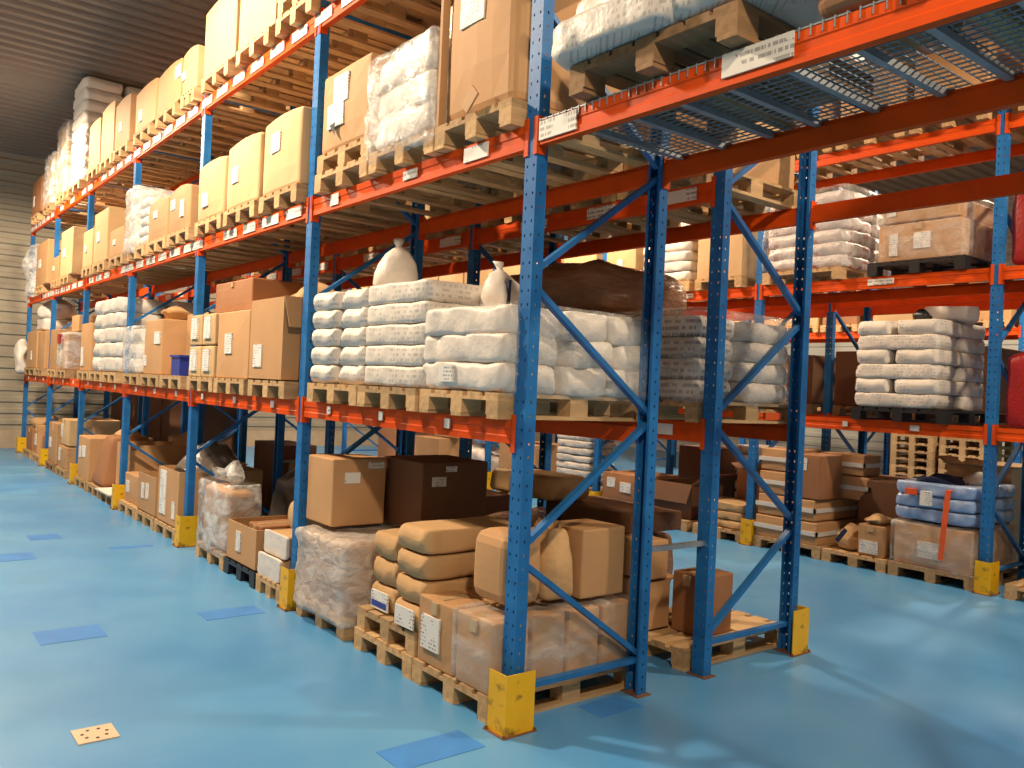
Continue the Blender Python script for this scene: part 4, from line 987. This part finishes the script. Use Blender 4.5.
# middle level
z = L2; zs = z + PH
pal(-1.40, YC, z, 'the filmed carton on the middle level across the rear aisle', 1.05, 1.2, 'black_plastic')
carton(-1.32, -.40, YC+.03, 1.05+YC, zs, zs+.42, 'wide carton with three labels on a dark pallet, upper right', labs=[(.2, .55, .1, .4), (.55, .5, .2, .42), (.2, .25, .1, .2)], tape=True, bulge=.015)
carton(-1.30, -.45, YC+.05, .9+YC, zs+.43, zs+.64, 'flatter carton lying on the wide three label carton, upper right', labs=[(.14, .6, .12, .5)], tape=True)
film(-1.34, -.37, YC+.01, 1.07+YC, zs-.02, zs+.66, 'clear film over the three label carton, upper right', 'film_thin', .012, 51)
pal(-2.78, YC, z, 'the red printed sacks across the rear aisle', 1.05)
g = 'red printed sacks across the rear aisle'
for j in range(6):
    nm = ORD[j] if j < 5 else 'top'
    sack(-2.5, YC+.34, zs+.15*j, .66, .54, .16, f'{nm} left red printed sack on the middle level across the aisle', 'y', 'sack_red', g)
    sack(-1.97, YC+.34, zs+.15*j, .66, .54, .16, f'{nm} right red printed sack on the middle level across the aisle', 'y', 'sack_red', g)
    sack(-2.2, YC+.90, zs+.15*j, 1.0, .46, .155, f'{nm} rear red printed sack on the middle level across the aisle', 'x', 'sack_red', g)
film(-2.79, -1.66, YC-.01, 1.1+YC, zs, zs+.96, 'shiny film around the red printed sacks', 'film_thin', .03, 53)
lump('red_bundle', .03, 1.3, YC+.1, YC+1.0, z+.01, z+.95, 'red_plastic', 'red plastic covered load at the right edge, middle level', 'bundle', 54, .06, .025)
lump('red_bundle', .03, 1.3, YC+.1, YC+1.1, L1+.01, L1+.85, 'red_plastic', 'red plastic covered load at the right edge, low level', 'bundle', 55, .06, .025)
spots = [(-3.86, -3.10, .70, 'pale carton left of the second rear aisle post', 'kraft_pale'), (-5.62+.01, -4.98, .6, 'pale carton beside the third rear aisle post', 'kraft_pale')]
for k in range(2, 5):
    for j in range(3): spots.append((XC - k*P - .92 - .86*j, XC - k*P - .14 - .86*j, .62 + .12*((k+j) % 2), f'pale carton at {["right","centre","left"][j]} spot of the {CB[k+1]}, middle level', 'kraft_pale'))
for x0, x1, h, lb, m in spots:
    pal(x0+.01, YC, z, ('' if x0 < -6 else 'the ') + lb, min(.8, x1-x0), detail=(x0 > -4)); carton(x0, x1, YC+.02, YC+1.0, zs, zs+h, lb, m=m, tape=False, labs=[(.5, .6, .18, .2)] if x0 > -6 else [], group='pale cartons on the middle level across the rear aisle')
pal(-4.90, YC, z, 'the white sack pile on the middle level across the rear aisle', .95, detail=False)
for j in range(6): sack(-4.42, YC+.30, zs+.14*j, .92, .6, .15, f'{["bottom","second","third","fourth","fifth","top"][j]} white sack of the bright pile, middle level across the rear aisle', 'x', 'sack_plain', 'bright white sacks on the middle level across the rear aisle')
# top level
z = L3
for k in range(-1, 3):
    for j in range(3):
        x0 = XC - k*P - .92 - .86*j
        lb = f'carton at {["right","centre","left"][j]} spot of the {CB[k+1]}, top level'
        pal(x0, YC, z, 'the ' + lb, .8, detail=False); carton(x0+.01, x0+.79, YC+.02, YC+1.0, z+PH, z+PH+.7, lb, tape=False, group='cartons on the top level across the rear aisle')
# low level of the other bays
z = L1; zs = z + PH
for k in range(1, 4):
    for j in range(3):
        x0 = XC - k*P - .92 - .86*j
        lb = f'carton at {["right","centre","left"][j]} spot of the {CB[k+1]}, low level'
        pal(x0, YC, z, 'the ' + lb, .8, detail=False); carton(x0+.01, x0+.79, YC+.02, YC+1.0, zs, zs+.55, lb, tape=False, m='kraft_red' if j == 1 else 'kraft', group='cartons on the low level across the rear aisle')

# floor level across the rear aisle
pal(-1.03, YC+.02, 0, 'the blue wrapped goods', .9)
carton(-1.01, -.17, YC+.04, YC+1.1, PH, .60, 'film wrapped base carton with a large label beneath the blue bags', m='kraft', labs=[(.48, .42, .3, .38)], tape=False, bulge=.02)
film(-1.03, -.15, YC+.02, YC+1.12, PH-.03, .61, 'clear film around the base carton beneath the blue bags', 'film_thin', .02, 61)
g = 'blue plastic bags across the rear aisle'
for j in range(3):
    bb_ = sack(-.60, YC+.37, .625+.135*j, .86, .68, .145, f'{["bottom","middle","top"][j]} front blue plastic bag on the wrapped pallet', 'x', 'blue_bag', g, name='blue_bag')
    sack(-.58, YC+.93, .625+.135*j, .80, .44, .145, f'{["bottom","middle","top"][j]} rear blue plastic bag on the wrapped pallet', 'x', 'blue_bag', g, name='blue_bag')
st = link('orange_strap', MB().bar((-.47, YC+.0, .26), (-.44, YC-.015, .62), .055, .006).bar((-.44, YC-.016, .62), (-.42, YC+.0, .98), .055, .006).bar((-.42, YC-.003, .98), (-.40, YC+.35, 1.03), .055, .006).mesh('orange_strap', 'orange_tape')); tag(st, 'orange strap running down the blue wrapped goods', 'strap')
attach(link('orange_sticker', MB().box(-.86, -.76, YC-.02, YC+.05, .90, .96).mesh('orange_sticker', 'orange_tape')), bb_)
attach(link('white_sticker', MB().box(-.70, -.60, YC-.018, YC+.05, .80, .95).mesh('white_sticker', 'label')), bb_)
lump('dark_cloth', -.85, -.42, YC+.2, YC+.6, 1.01, 1.10, 'dark_cloth', 'dark blue cloth lying on the blue bags', 'cloth', 62, .04, .09)
lump('white_cloth', -.55, -.25, YC+.45, YC+.8, 1.02, 1.13, 'sheet', 'crumpled white cloth on the blue bags', 'cloth', 63, .05, .1)
carton(-1.0, -.30, 7.30, 7.70, .0, 1.18, 'open carton with raised flap behind the blue bags', m='kraft_pale', opened=True, flap={'left': .5, 'back': .25, 'right': .3, 'front': .15})
pal(-1.82, YC+.02, 0, 'the small carton and bag beside the banded cartons', .76)
carton(-1.42, -1.10, YC+.05, YC+.5, PH, .50, 'small carton with a white label left of the blue wrapped goods', labs=[(.45, .3, .7, .4)], opened=False, tape=True)
lump('paper_bag', -1.40, -1.15, YC+.1, YC+.4, .505, .60, 'paper_sack', 'crumpled paper on the small carton left of the blue goods', 'bag', 64, .05, .1)
pbag = lump('paper_bag', -1.74, -1.46, YC+.08, YC+.5, PH, .42, 'paper_sack', 'pale paper bag with a dark stripe beside the banded cartons', 'bag', 65, .1, .07)
o = attach(link('dark_strap', MB().bar((-1.66, YC+.055, .25), (-1.55, YC+.05, .40), .05, .01).mesh('dark_strap', 'dark_cloth')), pbag)
carton(-1.75, -1.05, YC+.62, YC+1.1, PH, .95, 'dark carton behind the small labelled carton, rear aisle floor', m='kraft_dark', tape=False)
pal(-2.76, YC+.02, 0, 'the banded cartons across the rear aisle', .92)
g = 'banded cartons across the rear aisle'
bb = .012
carton(-2.76, -1.90, YC+.03, YC+1.0, PH, PH+.27, 'bottom banded carton across the rear aisle', group=g, tape=False, bands=1, bulge=bb)
carton(-2.75, -1.95, YC+.05, YC+1.0, PH+.275, PH+.53, 'second banded carton up across the rear aisle', group=g, tape=False, bands=1, bulge=bb)
carton(-2.75, -2.32, YC+.06, YC+.8, PH+.535, PH+.82, 'third banded carton, left side of the pile across the rear aisle', group=g, tape=False, bands=1, bulge=bb)
carton(-2.75, -2.32, YC+.08, YC+.8, PH+.825, PH+1.10, 'top banded carton, left side of the pile across the rear aisle', group=g, tape=False, bands=1, bulge=bb)
carton(-2.29, -1.90, YC+.06, YC+.55, PH+.535, PH+1.07, 'tall brown carton with a white label on the banded cartons', m='kraft_red', labs=[(.30, .78, .46, .28)], tape=False)
carton(-2.29, -1.60, YC+.62, YC+1.05, PH+.535, PH+.82, 'lower rear banded carton right of the tall brown carton', group=g, tape=False, bands=1, bulge=bb)
carton(-2.29, -1.68, YC+.64, YC+1.05, PH+.825, PH+1.08, 'upper rear banded carton right of the tall brown carton', group=g, tape=False, bands=1, bulge=bb)
pal(-3.72, YC+.02, 0, 'the flat brown sacks across the rear aisle', .8)
g = 'flat brown sacks across the rear aisle'
for j in range(3): sack(-3.33, YC+.36, PH+.001+.11*j, .76, .62, .12, f'{["bottom","middle","top"][j]} flat brown sack left of the second yellow guard across the aisle', 'x', 'paper_sack', g, name='paper_sack')
carton(-3.55, -3.08, YC+.72, YC+1.1, PH, .86, 'brown carton standing behind the flat brown sacks', m='kraft_red', tape=False, opened=True, flap={'left': .5, 'back': 1., 'right': .4, 'front': None})
pal(-4.62, YC+.02, 0, 'the dark open box across the rear aisle', .8); pal(-5.55, YC+.02, 0, 'the brown two label carton across the rear aisle', .8, m='wood_dark')
carton(-4.58, -3.86, YC+.15, YC+1.0, PH, .62, 'dark open box right of the two label carton', m='kraft_dark', opened=True, flap={'left': None, 'back': None, 'right': .6, 'front': -1.2})
carton(-5.54, -4.68, YC+.05, YC+.9, PH+.02, .66, 'brown carton with two white labels across the rear aisle', m='kraft_red', labs=[(.25, .7, .2, .3), (.62, .6, .26, .3)], tape=False, bulge=.03)
pal(-6.62, YC+.02, 0, 'the tall white sack pile on the floor across the rear aisle', .8, detail=False)
g = 'tall white sack pile on the floor across the rear aisle'
for j in range(9): sack(-6.22, YC+.36, PH+.115*j, .80, .66, .12, f'white sack {HT[j]} of the tall floor pile across the aisle', 'x', 'sack', g)
pal(-9.25, YC+.02, 0, 'the white and blue bags far along the rear aisle', .8, detail=False)
lump('plastic_bag', -9.2, -8.6, YC+.05, YC+.7, PH, .75, 'sack_plain', 'white plastic bags far along the rear aisle floor', 'bag', 71, .12, .14)
lump('plastic_bag', -9.1, -8.7, YC+.1, YC+.6, .78, 1.1, 'blue_bag', 'blue plastic bag on white bags far along the rear aisle', 'bag', 72, .12, .12)
for j, (x0, x1, h, m) in enumerate([(-8.1, -7.2, .9, 'kraft'), (-10.9, -10.0, .8, 'kraft'), (-12.4, -11.6, 1.0, 'kraft_red'), (.12, .9, .95, 'kraft')]):
    nm = ['left of the tall floor pile', 'far along', 'farthest along', 'at the right edge'][j]
    pal(x0+.02, YC+.02, 0, f'the rear aisle floor carton {nm}', .8, detail=False); carton(x0, x1, YC+(.04 if j < 3 else .70), YC+(1.0 if j < 3 else 1.15), PH, h, f'rear aisle floor carton {nm}', m=m, tape=False)

# ------------------------------------------------------------------ rack behind it and the farthest rack
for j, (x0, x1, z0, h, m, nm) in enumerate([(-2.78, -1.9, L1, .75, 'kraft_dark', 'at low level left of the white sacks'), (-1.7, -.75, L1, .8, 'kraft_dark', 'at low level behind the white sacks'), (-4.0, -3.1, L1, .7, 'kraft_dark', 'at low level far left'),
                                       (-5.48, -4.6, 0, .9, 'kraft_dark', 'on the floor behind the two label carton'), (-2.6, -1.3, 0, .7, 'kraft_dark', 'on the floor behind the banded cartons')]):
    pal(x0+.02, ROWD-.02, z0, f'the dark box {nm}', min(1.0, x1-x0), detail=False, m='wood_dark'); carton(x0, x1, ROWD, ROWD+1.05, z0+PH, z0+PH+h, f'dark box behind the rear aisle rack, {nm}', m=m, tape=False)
pal(-4.45, ROWD-.02, 0, 'the white sacks behind the dark open box', .8, detail=False)
for j in range(7): sack(-4.05, ROWD+.4, PH+.14*j, .8, .7, .15, f'white sack {ORD[j] if j < 6 else "topmost"} from base, pile behind the dark open box', 'x', 'sack_plain', 'white sacks behind the dark open box')
for lv, z0 in ((0, L1), (1, L2)):
    for k in range(4):
        for j in range(3):
            x0 = XC + .6 - k*P - .95 - .86*j
            nm = f'{["low","middle"][lv]} level {["right","centre","left"][j]} spot, {NTH[k]} bay, farthest rack'
            pal(x0, ROWE-.07, z0, f'the carton at {nm}', .8, detail=False)
            carton(x0+.01, x0+.79, ROWE-.05, ROWE+1.0, z0+PH, z0+PH+.5+.15*((k+j) % 3), f'carton at {nm}', m=['kraft_pale', 'kraft', 'kraft_red'][(j+k) % 3], tape=False, group='cartons in the farthest rack')
for q, x0 in enumerate((-4.45, -3.55)):
    for j in range(9):
        pallet(x0, ROWE-.05, PH*j+.001*j, f'pallet {HT[j]} of the {["left","right"][q]} pale pallet stack by the back wall', .8, 1.2, 'wood', False, 'pale pallets stacked by the back wall')

# ------------------------------------------------------------------ camera
cam = bpy.data.cameras.new('camera'); co = bpy.data.objects.new('camera', cam); COL.objects.link(co)
cx, cy, cz, yaw, pit, rol, fpx = 3.4894, -2.8134, 1.8339, .90277, .00505, .04539, 831.32
fw = Vector((-math.sin(yaw)*math.cos(pit), math.cos(yaw)*math.cos(pit), math.sin(pit)))
r0 = fw.cross(Vector((0, 0, 1))).normalized(); u0 = r0.cross(fw)
rr = r0*math.cos(rol) + u0*math.sin(rol); uu = -r0*math.sin(rol) + u0*math.cos(rol)
co.matrix_world = Matrix(((rr.x, uu.x, -fw.x, cx), (rr.y, uu.y, -fw.y, cy), (rr.z, uu.z, -fw.z, cz), (0, 0, 0, 1)))
cam.sensor_fit = 'HORIZONTAL'; cam.sensor_width = 36; cam.lens = fpx*36/1024; cam.clip_start = .05
S.camera = co

# ------------------------------------------------------------------ light: warm high-bay lamps hanging over the aisles
def lamp(x, y, z, w, col=(1, .80, .565), r=.2):
    l = bpy.data.lights.new('bay_lamp', 'SPOT'); l.energy = w; l.color = col; l.shadow_soft_size = r; l.spot_size = math.radians(172); l.spot_blend = .25
    o = bpy.data.objects.new('bay_lamp', l); COL.objects.link(o); o.location = (x, y, z)
for x in (-4.4, -12.0):            # added point lights brighten the ceiling, imitating light leaking up from the lamps
    for y_ in (-3.1, 4.4):
        l_ = bpy.data.lights.new('ceiling_fill_light', 'POINT'); l_.energy = 45; l_.color = (1, .83, .61); l_.shadow_soft_size = .2
        o = bpy.data.objects.new('ceiling_fill_light', l_); COL.objects.link(o); o.location = (x, y_, 6.2)
for x, w in ((5.2, 520), (-4.4, 820), (-12.0, 820)): lamp(x, -2.5 if x < 0 else -3.1, 6.25, w)
for x, w in ((3.2, 430), (-5.8, 560), (-13.5, 540)): lamp(x, 4.4, 6.2, w)
for x, w in ((-1.0, 600), (-8.0, 600)): lamp(x, 10.8, 6.1, w)
W = bpy.data.worlds.new('World'); S.world = W; W.use_nodes = True
bg = W.node_tree.nodes['Background']; bg.inputs[0].default_value = (1, .82, .64, 1); bg.inputs[1].default_value = .006
S.cycles.diffuse_bounces = 2
S.view_settings.view_transform = 'Standard'; S.view_settings.look = 'None'; S.view_settings.gamma = 1; S.view_settings.use_curve_mapping = False
S.view_settings.exposure = 1.15
dup = {k: v for k, v in LABELS.items() if len(v) > 1}
if dup: print('DUP LABELS', dup)
lng = [k for k in LABELS if not 4 <= len(k.split()) <= 16]
if lng: print('LABEL LENGTH', lng)
